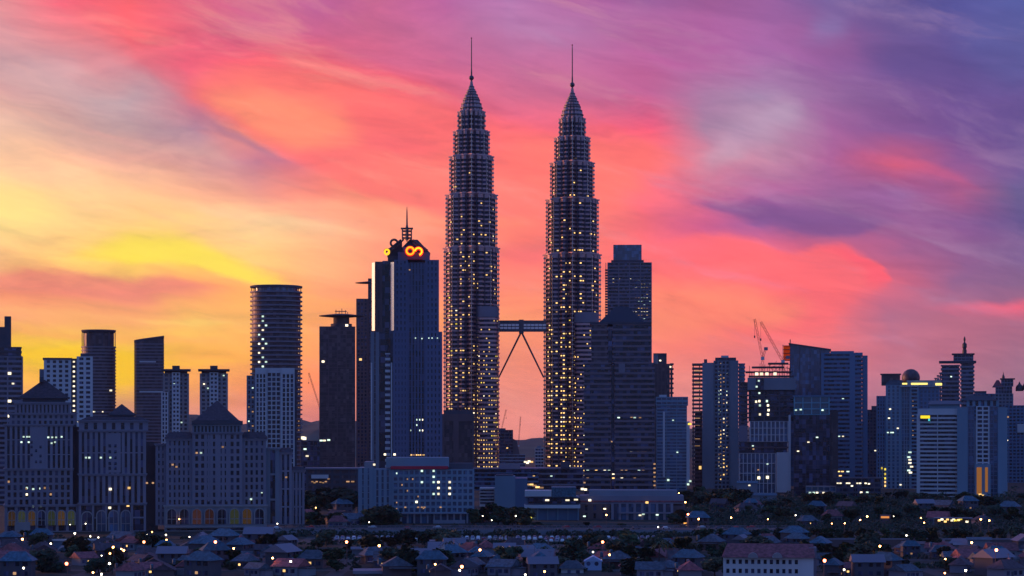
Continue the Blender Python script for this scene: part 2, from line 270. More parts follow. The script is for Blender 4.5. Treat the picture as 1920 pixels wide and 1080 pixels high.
# ------------------------------------------------------------------ mesh kit
class MB:
    def __init__(s): s.v = []; s.f = []
    def add(s, vs, fs):
        o = len(s.v); s.v += [tuple(p) for p in vs]; s.f += [tuple(i+o for i in q) for q in fs]; return s
    def box(s, x0, x1, y0, y1, z0, z1):
        return s.add([(x0,y0,z0),(x1,y0,z0),(x1,y1,z0),(x0,y1,z0),(x0,y0,z1),(x1,y0,z1),(x1,y1,z1),(x0,y1,z1)],
                     [(0,3,2,1),(4,5,6,7),(0,1,5,4),(1,2,6,5),(2,3,7,6),(3,0,4,7)])
    def loft(s, rings, cap=True):
        n = len(rings[0]); vs = [p for r in rings for p in r]; fs = []
        for k in range(len(rings)-1):
            for i in range(n):
                j = (i+1) % n; fs.append((k*n+i, k*n+j, (k+1)*n+j, (k+1)*n+i))
        if cap: fs += [tuple(range(n-1, -1, -1)), tuple(range((len(rings)-1)*n, len(rings)*n))]
        return s.add(vs, fs)
    def prism(s, poly, z0, z1, k=1.0, c=(0, 0)):
        return s.loft([[(x, y, z0) for x, y in poly], [((x-c[0])*k+c[0], (y-c[1])*k+c[1], z1) for x, y in poly]])
    def lathe(s, prof, n=24, c=(0, 0), sy=1.0):
        return s.loft([[(c[0]+r*cos(2*pi*i/n), c[1]+r*sy*sin(2*pi*i/n), z) for i in range(n)] for r, z in prof])
    def tube(s, a, b, r, n=6, r2=None):
        a = Vector(a); b = Vector(b); d = (b-a).normalized(); u = d.orthogonal().normalized(); w_ = d.cross(u); r2 = r if r2 is None else r2
        return s.loft([[a+(u*cos(2*pi*i/n)+w_*sin(2*pi*i/n))*r for i in range(n)], [b+(u*cos(2*pi*i/n)+w_*sin(2*pi*i/n))*r2 for i in range(n)]])
    def pyr(s, x0, x1, y0, y1, z0, z1, k=0.02, ky=None):
        cx, cy = (x0+x1)/2, (y0+y1)/2; a, b = (x1-x0)/2, (y1-y0)/2; ky = k if ky is None else ky
        return s.loft([[(cx-a,cy-b,z0),(cx+a,cy-b,z0),(cx+a,cy+b,z0),(cx-a,cy+b,z0)], [(cx-a*k,cy-b*ky,z1),(cx+a*k,cy-b*ky,z1),(cx+a*k,cy+b*ky,z1),(cx-a*k,cy+b*ky,z1)]])
    def gable(s, x0, x1, y0, y1, z0, z1, th=.0):   # ridge along x
        ym = (y0+y1)/2
        return s.add([(x0,y0,z0),(x1,y0,z0),(x1,y1,z0),(x0,y1,z0),(x0,ym,z1),(x1,ym,z1)], [(0,1,5,4),(2,3,4,5),(0,4,3),(1,2,5),(0,3,2,1)])
    def build(s, name, m, parent=None, loc=(0, 0, 0), smooth=False):
        me = bpy.data.meshes.new(name); me.from_pydata(s.v, [], s.f); me.validate(); me.update()
        if smooth:
            for p in me.polygons: p.use_smooth = True
        o = bpy.data.objects.new(name, me); me.materials.append(m); col.objects.link(o); o.location = loc
        if parent: o.parent = parent
        return o
def tag(o, label, cat, group=None):
    o['label'] = label; o['category'] = cat
    if group: o['group'] = group
    return o
def thing(name, label, cat, loc=(0, 0, 0), rz=0.0, group=None):
    o = bpy.data.objects.new(name, None); col.objects.link(o); o.location = loc; o.rotation_euler = (0, 0, rz)
    o.empty_display_size = .1
    return tag(o, label, cat, group)
PANES = {}
def pane_mesh(w, h, m):
    k = (round(w, 2), round(h, 2), m.name)
    if k not in PANES:
        me = bpy.data.meshes.new('lit_window'); a, b = w/2, h/2
        me.from_pydata([(-a,0,-b),(a,0,-b),(a,0,b),(-a,0,b)], [], [(0,1,2,3)]); me.materials.append(m); PANES[k] = me
    return PANES[k]
def panes(parent, spots, w, h, mats=None, name='lit_window', limit=100, f=.76):
    """spots: (x, y, z, angle of the outward normal turned from -Y, material or None) in the parent's frame"""
    if name == 'lit_window': w *= f; h *= f
    mats = mats or [L_warm, L_white, L_cool, L_dim]
    spots = list(spots); rest = MB(); rm = None
    for i, sp_ in enumerate(spots):
        x, y, z, a = sp_[:4]; m = (sp_[4] if len(sp_) > 4 and sp_[4] else random.choice(mats))
        if i < limit:
            o = bpy.data.objects.new(name, pane_mesh(w, h, m)); col.objects.link(o); o.parent = parent; o.location = (x, y, z); o.rotation_euler = (0, 0, a)
        else:
            c_, s_ = cos(a)*w/2, sin(a)*w/2
            rest.add([(x-c_,y-s_,z-h/2),(x+c_,y+s_,z-h/2),(x+c_,y+s_,z+h/2),(x-c_,y-s_,z+h/2)], [(0,1,2,3)]); rm = rm or mats[0]
    if rest.v:
        o = rest.build(name, rm, parent); o['kind'] = 'stuff'
# a storeyed volume: glass core, projecting floor slabs, piers on all four faces
def storeys(parent, x0, x1, y0, y1, z0, z1, fl, band, bay=0, pier=.5, wall=None, glass=None, proud=.45, core='glazing', clad='facade_cladding', solid=None, extra=None):
    wall = wall or c_grey; glass = glass or glass_d
    MB().box(x0+proud, x1-proud, y0+proud, y1-proud, z0, z1-.05).build(core, glass, parent)
    c = MB(); n = max(1, int(round((z1-z0)/fl))); fl = (z1-z0)/n
    for i in range(n+1):
        a = z0+i*fl-band/2; b = a+band
        if i == 0: a = z0
        if i == n: b = z1; 
        c.box(x0+.06, x1-.06, y0+.06, y1-.06, max(a, z0), min(b, z1))
    if bay:
        nx = max(1, int(round((x1-x0)/bay))); ny = max(1, int(round((y1-y0)/bay)))
        for i in range(nx+1):
            xx = x0+(x1-x0-pier)*i/nx
            for (ya, yb) in ((y0, y0+proud+.1), (y1-proud-.1, y1)): c.box(xx, xx+pier, ya, yb, z0, z1+.02)
        for i in range(1, ny):
            yy = y0+(y1-y0-pier)*i/ny
            for (xa, xb) in ((x0, x0+proud+.1), (x1-proud-.1, x1)): c.box(xa, xb, yy, yy+pier, z0, z1+.02)
    for (a, b, za, zb) in (solid or []):      # blank wall strips on the front
        c.box(a, b, y0-.12, y0+proud+.2, za, zb)
    if extra: extra(c)
    c.build(clad, wall, parent)
    return fl, n
def front_spots(x0, x1, y, z0, z1, fl, bay, p, ang=0, off=.30, bias=None, m=None):
    out = []; n = int(round((z1-z0)/fl)); nx = max(1, int(round((x1-x0)/bay)))
    for k in range(n):
        for i in range(nx):
            q = p if bias is None else p*bias(i/nx, k/n)
            if random.random() < q: out.append((x0+(i+.5)*(x1-x0)/nx, y+off, z0+(k+.5)*(z1-z0)/n, ang, m))
    random.shuffle(out); return out
def side_spots(x, y0, y1, z0, z1, fl, bay, p, right=True, off=.30, m=None):
    out = []; n = int(round((z1-z0)/fl)); ny = max(1, int(round((y1-y0)/bay)))
    for k in range(n):
        for i in range(ny):
            if random.random() < p: out.append((x-off if right else x+off, y0+(i+.5)*(y1-y0)/ny, z0+(k+.5)*(z1-z0)/n, pi/2 if right else -pi/2, m))
    return out
def roof_box(parent, x0, x1, y0, y1, z0, z1, m=None, name='rooftop_plant_room'):
    return MB().box(x0, x1, y0, y1, z0, z1).build(name, m or c_grey, parent)

# ------------------------------------------------------------------ city: western half and the twin towers
class Site:
    """local frame of a building whose front faces the viewer; px/py helpers turn photo pixels into local metres"""
    def __init__(s, name, label, px0, px1, Y, rz=0.0, cat='building', group=None):
        s.c = (px0+px1)/2; s.Y = Y; x = X(s.c, Y)
        s.rz = -math.atan2(x, Y)+rz; s.k = Y/F*sqrt(1+(x/Y)**2)
        s.o = thing(name, label, cat, (x, Y, 0), s.rz, group)
    def x(s, px): return (px-s.c)*s.k
    def z(s, py): return Z(py, s.Y)
    def box(s, mb, px0, px1, y0, y1, pt, pb=None):
        return mb.box(s.x(px0), s.x(px1), y0, y1, 0 if pb is None else s.z(pb), s.z(pt))
    def vol(s, px0, px1, y0, y1, pt, pb, fl, band, **k):
        return storeys(s.o, s.x(px0), s.x(px1), y0, y1, 0 if pb is None else s.z(pb), s.z(pt), fl, band, **k)
    def rb(s, px0, px1, y0, y1, pt, pb, m=None, name='rooftop_plant_room'):
        b = MB(); s.box(b, px0, px1, y0, y1, pt, pb); return b.build(name, m or c_grey, s.o)
    def lit(s, px0, px1, y, pt, pb, fl, bay, p, w, h, mats=None, bias=None, limit=100):
        z0 = s.z(pb) if pb else 0
        panes(s.o, front_spots(s.x(px0), s.x(px1), y, z0, s.z(pt), fl, bay, p, bias=bias), w, h, mats, limit=limit)
    def dots(s, pts, w, h, y=-.2, m=None, name='lit_window'):
        panes(s.o, [(s.x(a), y, s.z(b), 0) for a, b in pts], w, h, m, name)

# ---- far left: pale tower with stepped top
s = Site('apartment_tower', 'tall pale apartment tower cut by the frame edge, with a dark stepped roof block', -40, 41, 1500)
s.vol(-40, 41, 0, 30, 668, None, 3.4, 1.6, bay=9, pier=1.0, wall=c_pink, proud=.8)
s.vol(-40, 39, 1, 29, 650, 668, 3.4, 1.2, wall=c_dark)
s.rb(-20, 20, 6, 24, 612, 650, c_dark); s.rb(8, 20, 6, 14, 592, 612, c_dark, 'lift_overrun')
s.lit(-5, 40, 0, 668, 900, 3.4, 4, .035, 2.2, 1.4, [L_white, L_cool])
s.dots([(17, 700), (17, 752), (17, 780)], 3, 2.4, m=[L_white])
# ---- slab with a lit stair column
s = Site('apartment_slab', 'long apartment slab with dark punched windows and a bright lit stair column', 76, 172, 1500)
s.vol(84, 133, 0, 22, 674, None, 3.3, 1.4, bay=5.2, pier=2.0, wall=c_white, proud=.9)
s.vol(143, 172, 0, 22, 668, None, 3.3, 1.5, bay=4.6, pier=1.8, wall=c_white, proud=.9)
s.rb(133, 143, 1.5, 21, 672, None, c_dark, 'stair_core')
s.rb(82, 135, -.6, 22.6, 671, 674, c_dark, 'parapet'); s.rb(150, 166, 5, 15, 662, 668, c_dark); s.rb(76, 84, 4, 20, 692, None, c_grey, 'side_wing')
s.dots([(138, 678+9.2*i) for i in range(13)], 1.8, 1.5, 1.2, [L_white])
s.dots([(146, 790), (140, 788)], 1.4, 1.4, -.2, [L_white])
# ---- round tower with disc crown
s = Site('round_office_tower', 'round tower with an open ring crown and a wide flat rim', 152, 218, 1900)
k = s.k; R_ = s.x(217)-s.x(185)
b = MB(); n = 44
zt = s.z(650)
MB().lathe([(R_*.95, 0), (R_*.95, zt)], 36, (0, R_)).build('glazing', glass_m if 0 else bronze, s.o)
for i in range(n+1): b.lathe([(R_, zt*i/n-.6 if i else 0), (R_, zt*i/n+.6)], 36, (0, R_))
b.build('facade_cladding', c_band, s.o)
MB().lathe([(R_*.84, zt+.6), (R_*.84, s.z(624))], 32, (0, R_)).build('crown_drum', bronze, s.o)
b = MB().lathe([(R_*.86, s.z(624)), (R_*.99, s.z(620)), (R_*.99, s.z(617.5))], 36, (0, R_))
b.build('crown_rim', c_dark, s.o)
b = MB()
for i in range(14): a = 2*pi*i/14; b.tube((R_*.94*cos(a), R_+R_*.94*sin(a), zt), (R_*.94*cos(a), R_+R_*.94*sin(a), s.z(620)), .5, 4)
b.build('crown_colonnade', steel_d, s.o)
s.dots([(207, 732)], 3, 2, -.4, [L_white]); s.dots([(172+4*i, 772) for i in range(6)], 1.8, 1.2, .3, [L_white, L_cool]); s.dots([(178+4*i, 786) for i in range(5)], 1.8, 1.2, .3, [L_cool])
# ---- leaning top round-sided tower
s = Site('curved_office_tower', 'slim tower with a rounded side and a roof that slopes up to one side', 250, 307, 1900)
x0, x1 = s.x(252), s.x(307); d = 24
poly = [(x1, 0), (x1, d), (x0+8, d), (x0+2, d*.8), (x0, d*.5), (x0+2, d*.2), (x0+8, 0)]
zt = s.z(640)
MB().loft([[(x*.985, y, 0) for x, y in poly], [(x*.985, y, zt+(x-x0)/(x1-x0)*4) for x, y in poly]]).build('glazing', bronze, s.o)
b = MB()
for i in range(0, 46):
    z = zt*i/46
    if 30 <= z: b.loft([[(x, y-.5 if y < d/2 else y+.5, z) for x, y in poly], [(x, y-.5 if y < d/2 else y+.5, z+1.1) for x, y in poly]])
b.build('facade_cladding', c_band, s.o)
b = MB().loft([[(x, y, zt-1+(x-x0)/(x1-x0)*4) for x, y in poly], [(x, y, s.z(637)+(x-x0)/(x1-x0)*(s.z(629)-s.z(637))) for x, y in poly]]); b.build('sloping_roof', c_dark, s.o)
s.rb(262, 292, -.9, 0, 677, 679.5, c_white, 'white_band'); s.rb(262, 307, -.9, 0, 733, 736, c_white, 'white_band')
# ---- two white towers with flat hat roofs
for px0, px1, top, lab in ((303, 357, 700, 'pale balconied tower under a flat hat roof, standing against the slim sloping tower'), (372, 430, 700, 'pale tower with an overhanging flat hat roof above the pyramid roofed centre block')):
    s = Site('hat_roofed_tower', lab, px0, px1, 1700, group='flat hat roofed towers')
    m1 = px0+(px1-px0)*.36; m2 = px0+(px1-px0)*.64
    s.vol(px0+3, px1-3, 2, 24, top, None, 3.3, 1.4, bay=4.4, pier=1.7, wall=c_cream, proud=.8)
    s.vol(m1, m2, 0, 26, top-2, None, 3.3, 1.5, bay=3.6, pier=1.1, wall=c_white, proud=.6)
    if px0 == 303: s.vol(303, 316, -1.5, 10, 735, None, 3.3, 1.0, bay=2.6, pier=1.0, wall=c_white, proud=.6)
    s.rb(px0, px1, -2, 28, 692, 695, c_dark, 'hat_roof'); s.rb(px0+6, px1-6, 4, 22, 695, 700, c_dark, 'roof_neck'); s.rb((px0+px1)/2-7, (px0+px1)/2+7, 8, 18, 685, 692, c_dark)
    s.lit(px0, px1, 0, top, 820, 3.3, 3, .03, 1.8, 1.4, [L_white, L_cool])
# ---- neoclassical blocks
def tier(s, px0, px1, y0, d, pt, pb, wall=c_pink, fl=3.6, band=.7, bay=2.6, pier=1.1, proud=.85, cornice=True, **k):
    s.vol(px0, px1, y0, y0+d, pt, pb, fl, band, bay=bay, pier=pier, wall=wall, proud=proud, **k)
    if cornice:
        b = MB().box(s.x(px0)-.7, s.x(px1)+.7, y0-.7, y0+d+.7, s.z(pt)-.02, s.z(pt)+.55); b.box(s.x(px0)-.35, s.x(px1)+.35, y0-.35, y0+d+.35, s.z(pt)-.65, s.z(pt)-.05)
        b.build('cornice', wall, s.o)
def pyramid(s, px0, px1, y0, d, apex, base, m=roof_b, k=.03):
    b = MB().pyr(s.x(px0), s.x(px1), y0, y0+d, s.z(base), s.z(apex), k); b.build('pyramid_roof', m, s.o)
    MB().box(s.x(px0)-.6, s.x(px1)+.6, y0-.6, y0+d+.6, s.z(base)-.7, s.z(base)-.03).build('eaves', c_dark, s.o)
def arches(s, px0, px1, n, y, pt, pb, m=glass_d, lit=()):
    wpx = (px1-px0)/n
    for i in range(n):
        cx_ = s.x(px0+(i+.5)*wpx); r = s.x(px0+wpx*.34)-s.x(px0); zb = s.z(pb); zt_ = s.z(pt)-r
        pts = [(cx_-r, zb), (cx_+r, zb)]+[(cx_+r*cos(pi*j/10), zt_+r*sin(pi*j/10)) for j in range(11)]
        f = MB().loft([[(x, y-.35, z) for x, z in pts], [(x, y-.02, z) for x, z in pts]]); wn = f.build('arched_window', lit[i % len(lit)] if lit else m, s.o)
        ri = [(cx_+(r+.02)*cos(pi*j/10), zt_+(r+.02)*sin(pi*j/10)) for j in range(11)]; ri = [(cx_+r+.02, zb)]+ri+[(cx_-r-.02, zb)]
        ro = [(cx_+(r+.6)*cos(pi*j/10), zt_+(r+.6)*sin(pi*j/10)) for j in range(11)]; ro = [(cx_+r+.6, zb)]+ro+[(cx_-r-.6, zb)]
        f = MB()
        for j in range(len(ri)-1):
            q = [ri[j], ri[j+1], ro[j+1], ro[j]]; f.loft([[(x, y-.7, z) for x, z in q], [(x, y-.03, z) for x, z in q]])
        for zz in (zb+(zt_-zb)*.45,): f.box(cx_-r, cx_+r, y-.5, y-.36, zz, zz+.3)
        f.box(cx_-.12, cx_+.12, y-.5, y-.36, zb, zt_+r-.1)
        f.build('window_surround', c_cream, wn)
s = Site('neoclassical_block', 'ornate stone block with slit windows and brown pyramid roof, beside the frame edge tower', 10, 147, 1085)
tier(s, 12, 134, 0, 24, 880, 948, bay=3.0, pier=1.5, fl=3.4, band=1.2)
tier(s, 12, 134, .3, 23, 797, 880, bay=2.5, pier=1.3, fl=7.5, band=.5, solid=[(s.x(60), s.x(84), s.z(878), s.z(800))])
tier(s, 20, 140, 2, 20, 776, 797, bay=2.8, pier=1.4, fl=3.2, band=1.2)
tier(s, 30, 130, 3, 18, 756, 776, bay=2.0, pier=1.1, fl=6, band=.6)
s.rb(44, 121, 4, 19, 745, 756, c_dark, 'attic'); pyramid(s, 38, 127, 3, 18, 711, 744)
s.rb(74, 82, 8, 14, 706, 716, c_dark, 'roof_lantern')
s.rb(134, 149, 5, 24, 800, None, c_brown, 'side_wing'); tier(s, 12, 145, -.5, 25, 948, None, bay=5.2, pier=1.4, fl=5, band=.9)  # brown block painted dark for the shaded right side of the stone
A1 = glow('amber_arch_light', (1.0, .55, .25), .055); A2 = glow('green_arch_light', (.6, .75, .45), .045); A3 = glow('rose_arch_light', (.9, .38, .40), .035)
arches(s, 16, 140, 7, -.55, 958, 985, lit=(A1, A2, A1, glass_d, A2, A1, A2)); s.rb(30, 58, -3, -.5, 978, None, c_cream, 'entrance_porch')
s.lit(14, 132, 0, 885, 945, 3.4, 3.0, .06, 1.3, 1.4, [L_white, L_cool, L_dim])
s.dots([(46, 819), (52, 819), (56, 819), (90, 820), (97, 820), (104, 820), (42, 829), (55, 829), (96, 831), (102, 829), (114, 819)], 1.2, 1.0, .2, [L_cool])
s.dots([(90, 894), (101, 894), (115, 894), (125, 894)], 1.7, 1.1, .1, [L_white]); s.dots([(50, 916), (57, 918), (63, 917), (76, 916), (90, 916), (100, 916)], 1.4, 1.2, .1, [L_dim, L_cool])
s.dots([(63, 949), (76, 949)], 1.3, 1.1, -.75, [L_cool])
s.dots([(60, 829), (68, 845), (76, 855), (68, 866), (60, 838), (76, 838), (60, 853), (76, 866)], 1.1, 1.4, .15, [glass_d], 'window')
s = Site('neoclassical_block', 'narrow ornate stone block with tall slit bays and a small brown pyramid roof', 148, 276, 1090)
tier(s, 150, 272, 0, 24, 890, 945, bay=3.1, pier=1.6, fl=14, band=.6)
tier(s, 150, 272, .3, 23, 808, 890, bay=2.8, pier=1.5, fl=12, band=.6, solid=[(s.x(204), s.x(226), s.z(886), s.z(812))])
tier(s, 150, 276, 1.0, 22, 790, 808, bay=5.0, pier=2.8, fl=5, band=1.5)
MB().pyr(s.x(150), s.x(278), .4, 24, s.z(789), s.z(781), .75).build('hipped_roof', roof_b, s.o)
s.rb(206, 250, 5, 18, 776, 787, c_dark, 'attic'); pyramid(s, 204, 252, 4, 15, 757, 776)
s.rb(264, 294, 7, 24, 828, None, c_brown, 'side_wing')
tier(s, 150, 272, -.5, 25, 945, None, bay=6.3, pier=1.2, fl=6, band=.8)
arches(s, 180, 246, 3, -.55, 958, 996, glass_b); arches(s, 152, 178, 1, -.55, 960, 994)
s.dots([(206, 836), (216, 836), (206, 847), (216, 847), (206, 858), (216, 858), (206, 869), (216, 869), (206, 878), (216, 878)], 1.3, 1.6, .1, [glass_d], 'window')
s.dots([(163, 858), (169, 858), (207, 858), (190, 858)], 1.3, 1.1, .1, [L_cool]); s.dots([(207, 917), (241, 915), (206, 952), (239, 948)], 1.8, 1.5, -.75, [L_white, L_warm])
s = Site('neoclassical_block', 'widest ornate stone block, with round arched base windows under a central brown pyramid roof', 292, 570, 1095)
tier(s, 362, 454, -1.2, 26, 812, 948, bay=3.0, pier=1.5, fl=3.7, band=1.4, solid=[(s.x(390), s.x(394), s.z(940), s.z(815)), (s.x(404), s.x(414), s.z(940), s.z(815)), (s.x(424), s.x(428), s.z(940), s.z(815))])
tier(s, 362, 452, 0, 24, 796, 812, wall=c_grey, bay=1.9, pier=.9, fl=6, band=.5)
pyramid(s, 366, 448, 1.5, 20, 751, 788); MB().box(s.x(361), s.x(455), -1, 25, s.z(795.5), s.z(789)).build('attic', c_dark, s.o)
for a_, b_, t_ in ((314, 362, 824), (454, 498, 824)):
    tier(s, a_, b_, 0, 24, t_, 948, bay=2.9, pier=1.5, fl=3.7, band=1.4)
    MB().pyr(s.x(a_)-1, s.x(b_)+1, -1, 25, s.z(t_-2), s.z(t_-14), .7).build('hipped_roof', roof_b, s.o)
tier(s, 294, 314, 4, 20, 834, 985, bay=2.6, pier=1.4, fl=3.7, band=1.5)
tier(s, 498, 523, 3, 22, 842, 985, bay=7, pier=2.2, fl=12, band=1.0, wall=c_grey)
tier(s, 523, 546, 4, 20, 850, 985, bay=2.6, pier=1.3, fl=10, band=.8); tier(s, 546, 570, 5, 18, 884, 985, bay=2.4, pier=1.2, fl=9, band=.8)
MB().pyr(s.x(521), s.x(548), 3, 25, s.z(848), s.z(840), .7).build('hipped_roof', roof_b, s.o); MB().pyr(s.x(545), s.x(572), 4, 24, s.z(882), s.z(876), .7).build('hipped_roof', roof_b, s.o)
tier(s, 311, 499, -2.4, 27, 949, None, wall=c_cream, bay=60, pier=1.4, fl=20, band=1.2, proud=.2)
MB().box(s.x(312), s.x(498), -2.3, -2.0, 1.4, s.z(952)).build('arcade_wall', c_grey, s.o)
arches(s, 313, 497, 8, -2.45, 954, 982, lit=(glass_d, glass_d, A3, A3, glass_d, A2, A1, glass_d))
s.rb(313, 498, -4.2, -2.5, 986, 988.5, c_cream, 'terrace_rail')
s.lit(300, 495, 0, 830, 945, 3.7, 3.0, .018, 1.4, 1.2, [L_cool, L_white])
s.dots([(370, 849), (378, 849), (326, 871), (333, 875), (418, 838), (279, 905), (290, 905), (535, 895), (470, 936)], 1.4, 1.1, -1.5, [L_dim, L_cool])
# ---- round balconied tower and the white block before it
s = Site('round_apartment_tower', 'tall round apartment tower ringed by balconies, with a hollow crown ring', 468, 568, 1850)
R_ = s.x(567)-s.x(518); zt = s.z(546); n = 44; cy_ = R_*.8
MB().lathe([(R_*.93, 0), (R_*.93, zt)], 48, (0, cy_), .8).build('glazing', bronze, s.o)
b = MB()
for i in range(n+1): b.lathe([(R_*1.0, max(0, zt*i/n-.55)), (R_*1.0, zt*i/n+.75)], 48, (0, cy_), .8)
b.build('balcony_slab', c_band, s.o)
MB().lathe([(R_*.82, zt+.8), (R_*.82, s.z(536))], 40, (0, cy_), .8).build('crown_drum', glass_b, s.o)
MB().loft([[(R_*q*cos(2*pi*i/48), cy_+.8*R_*q*sin(2*pi*i/48), z) for i in range(48)] for q, z in ((1.0, s.z(537.5)), (1.0, s.z(534)), (.9, s.z(533)), (.9, s.z(537)))], cap=False).build('crown_ring', c_dark, s.o)
b = MB()
for i in range(20): a = 2*pi*(i+.5)/20; b.tube((R_*.95*cos(a), cy_+R_*.76*sin(a), zt), (R_*.95*cos(a), cy_+R_*.76*sin(a), s.z(537)), .4, 4)
b.build('crown_colonnade', bronze, s.o)
def onring(s, px, cy, R, sy=.8, grow=1.0):
    x = s.x(px); a = math.acos(max(-1, min(1, x/(R*grow)))); return x, cy-sy*R*grow*sin(a), math.atan2(x/(R*grow), sin(a)*1.0)
pts = []
for i in range(28):
    for j, px in enumerate((486, 493, 499) if i > 2 else (493,)):
        if (i+j) % 2 == 0 and random.random() < .9:
            x, y, a = onring(s, px, cy_, R_, .8, .965); pts.append((x, y, zt*(1-(i+3.5)/n), a*.8))
panes(s.o, pts, 2.6, 1.9, [L_cool, L_white])
pts = []
for px in (503, 508, 514, 519, 524, 530, 536, 551): x, y, a = onring(s, px, cy_, R_, .8, .965); pts.append((x, y, zt*(1-31.5/n), a*.8, random.choice([L_dim, L_white])))
for i in range(30):
    if random.random() < .5: x, y, a = onring(s, 560, cy_, R_, .8, .97); pts.append((x, y, zt*(1-(i+5.5)/n), a, L_dim))
panes(s.o, pts, 2.4, 1.2)
s = Site('white_apartment_block', 'white framed apartment block in front of the round balconied tower', 463, 556, 1500)
s.vol(463, 479, 1, 18, 704, None, 3.3, 1.2, bay=3.2, pier=1.1, wall=c_grey, proud=.8)
s.vol(479, 500, -.5, 16, 692, None, 3.3, .7, bay=2.7, pier=.9, wall=c_white, proud=.9, solid=[(s.x(479), s.x(500), s.z(700), s.z(690))])
s.vol(500, 527, 1.0, 16, 698, None, 3.3, .9, bay=3.3, pier=.8, wall=c_white, proud=.9)
s.vol(527, 552, -.5, 17, 692, None, 3.3, .6, bay=3.1, pier=1.0, wall=c_white, proud=.9, solid=[(s.x(527), s.x(552), s.z(700), s.z(690))])
s.rb(494, 533, 2, 15, 690, 698, c_white, 'roof_parapet'); s.rb(552, 556, 2, 17, 694, None, c_dark, 'side_wing')
s.lit(463, 478, 1, 705, 830, 3.3, 3, .3, 1.6, 1.2, [L_dim, L_cool])
# ---- dark tower with flying disc roof
s = Site('disc_roofed_tower', 'dark brown tower with a drum and a wide flying disc on top', 598, 668, 2050)
s.vol(599, 666, 0, 32, 612, None, 3.9, .5, wall=c_brown, bay=8, pier=.7, glass=bronze, proud=.35)
cx_ = s.x(640); cy_ = 14
MB().lathe([(s.x(660)-cx_, s.z(612)), (s.x(660)-cx_, s.z(606)), (s.x(655)-cx_, s.z(605.5)), (s.x(655)-cx_, s.z(594))], 32, (cx_, cy_)).build('roof_drum', c_dark, s.o)
MB().lathe([(s.x(655)-cx_, s.z(594)), (s.x(682)-cx_, s.z(591.5)), (s.x(682)-cx_, s.z(590.5)), (s.x(655)-cx_, s.z(587.5))], 36, (cx_, cy_)).build('disc_roof', c_dark, s.o)
b = MB()
for px, t_ in ((630, 579), (636, 581), (641, 577), (648, 580), (652, 583)): b.tube((s.x(px), cy_, s.z(588)), (s.x(px), cy_, s.z(t_)), .45, 4)
b.box(s.x(628), s.x(650), cy_-.3, cy_+.3, s.z(583), s.z(581.5)); b.build('antenna_frame', steel_d, s.o)
s.dots([(606, 678), (650, 610)], 3.4, 2.6, -.3, [L_white])
s = Site('stepped_brown_tower', 'stepped brown tower with a thin flying canopy, half hidden behind the blue logo tower', 667, 712, 2300)
s.vol(668, 690, 0, 26, 560, None, 3.9, 1.3, bay=3.6, pier=1.6, wall=c_brown, proud=.6)
s.vol(690, 712, 1, 26, 530, None, 3.9, 1.3, bay=3.6, pier=1.6, wall=c_brown, proud=.6)
MB().lathe([(1, s.z(531)), (s.x(690)-s.x(664), s.z(529.4)), (s.x(690)-s.x(664), s.z(528.8)), (2, s.z(526))], 30, (s.x(692), 12)).build('flying_canopy', c_dark, s.o)
s.rb(690, 700, 8, 16, 521, 527, c_dark); s.dots([(676, 674)], 3.6, 3, -.3, [L_warm])
# ---- blue tower with glowing rings
s = Site('logo_tower', 'dark blue stepped tower with a lattice spire and glowing yellow ring logos', 695, 830, 1330)
zs = s.z(622)
s.vol(739, 765, 0, 30, 487, 622, 3.7, 1.5, bay=2.6, pier=1.5, wall=c_navy, glass=glass_d, proud=.5)
s.vol(765, 797, .8, 29, 492, 622, 3.7, .35, bay=2.2, pier=.9, wall=c_navy, glass=glass_d, proud=.6)
s.vol(797, 823, 0, 30, 487, 622, 3.7, 1.5, bay=2.6, pier=1.5, wall=c_navy, glass=glass_d, proud=.5)
s.vol(703, 717, 3, 28, 490, 622, 3.7, .5, bay=5, pier=1.8, wall=c_brown, glass=bronze, proud=.4)
s.rb(717, 739, 5, 27, 488, 622, glass_d, 'recessed_glazing')
s.vol(737, 765, -1.5, 32, 622, None, 3.7, 1.6, bay=2.6, pier=1.5, wall=c_navy, glass=glass_d, proud=.5)
s.vol(765, 797, -.5, 30, 622, None, 3.7, .3, bay=2.2, pier=.9, wall=c_navy, glass=glass_d, proud=.7)
s.vol(797, 829, -1.5, 32, 622, None, 3.7, 1.6, bay=2.6, pier=1.5, wall=c_navy, glass=glass_d, proud=.5)
s.vol(695, 711, 2, 28, 622, None, 3.7, .4, bay=5, pier=2.2, wall=c_grey, glass=bronze, proud=.4)
s.rb(711, 737, 4, 27, 622, None, glass_d, 'recessed_glazing')
s.vol(722, 732, 1, 8, 662, None, 3.7, 1.6, wall=c_white, glass=glass_d, proud=.6)  # white banded strip stands in for a zigzag of bright window reflections
def fin(px, pt, pb, y, w_=.9):       # polished edge fin added and angled to mirror the sunset as a bright line
    x = s.x(px); b = MB().prism([(x-w_, y+w_*.7), (x+w_*.5, y-w_*1.1), (x+w_*.8, y-w_*.7), (x-w_*.6, y+w_*1.1)], s.z(pb), s.z(pt)); return b.build('polished_fin', MATS['fin'], s.o)
mat('fin', (.92, .90, .86), .22, 1.0, .02)
fin(701, 492, 620, 2.6, 1.2); fin(736.5, 492, 620, -.6, 1.3); s.rb(695.5, 698, 1.5, 3, 680, 862, c_white, 'edge_glint_strip'); fin(729, 634, 678, 3.2, .9); s.rb(733, 735.5, -.8, 1, 680, 860, c_white, 'edge_glint_strip')  # white strips paint the reflected bright line down the lower edges
glass_k0 = mat('smoked_panel', (.03, .03, .05), .6, 0, .1)
s.rb(746, 806, 3, 27, 472, 487, c_navy, 'crown_block'); s.rb(755, 798, 5, 24, 462, 472, c_navy, 'crown_block'); s.rb(727, 746, 6, 22, 478, 487, c_dark, 'crown_wing')
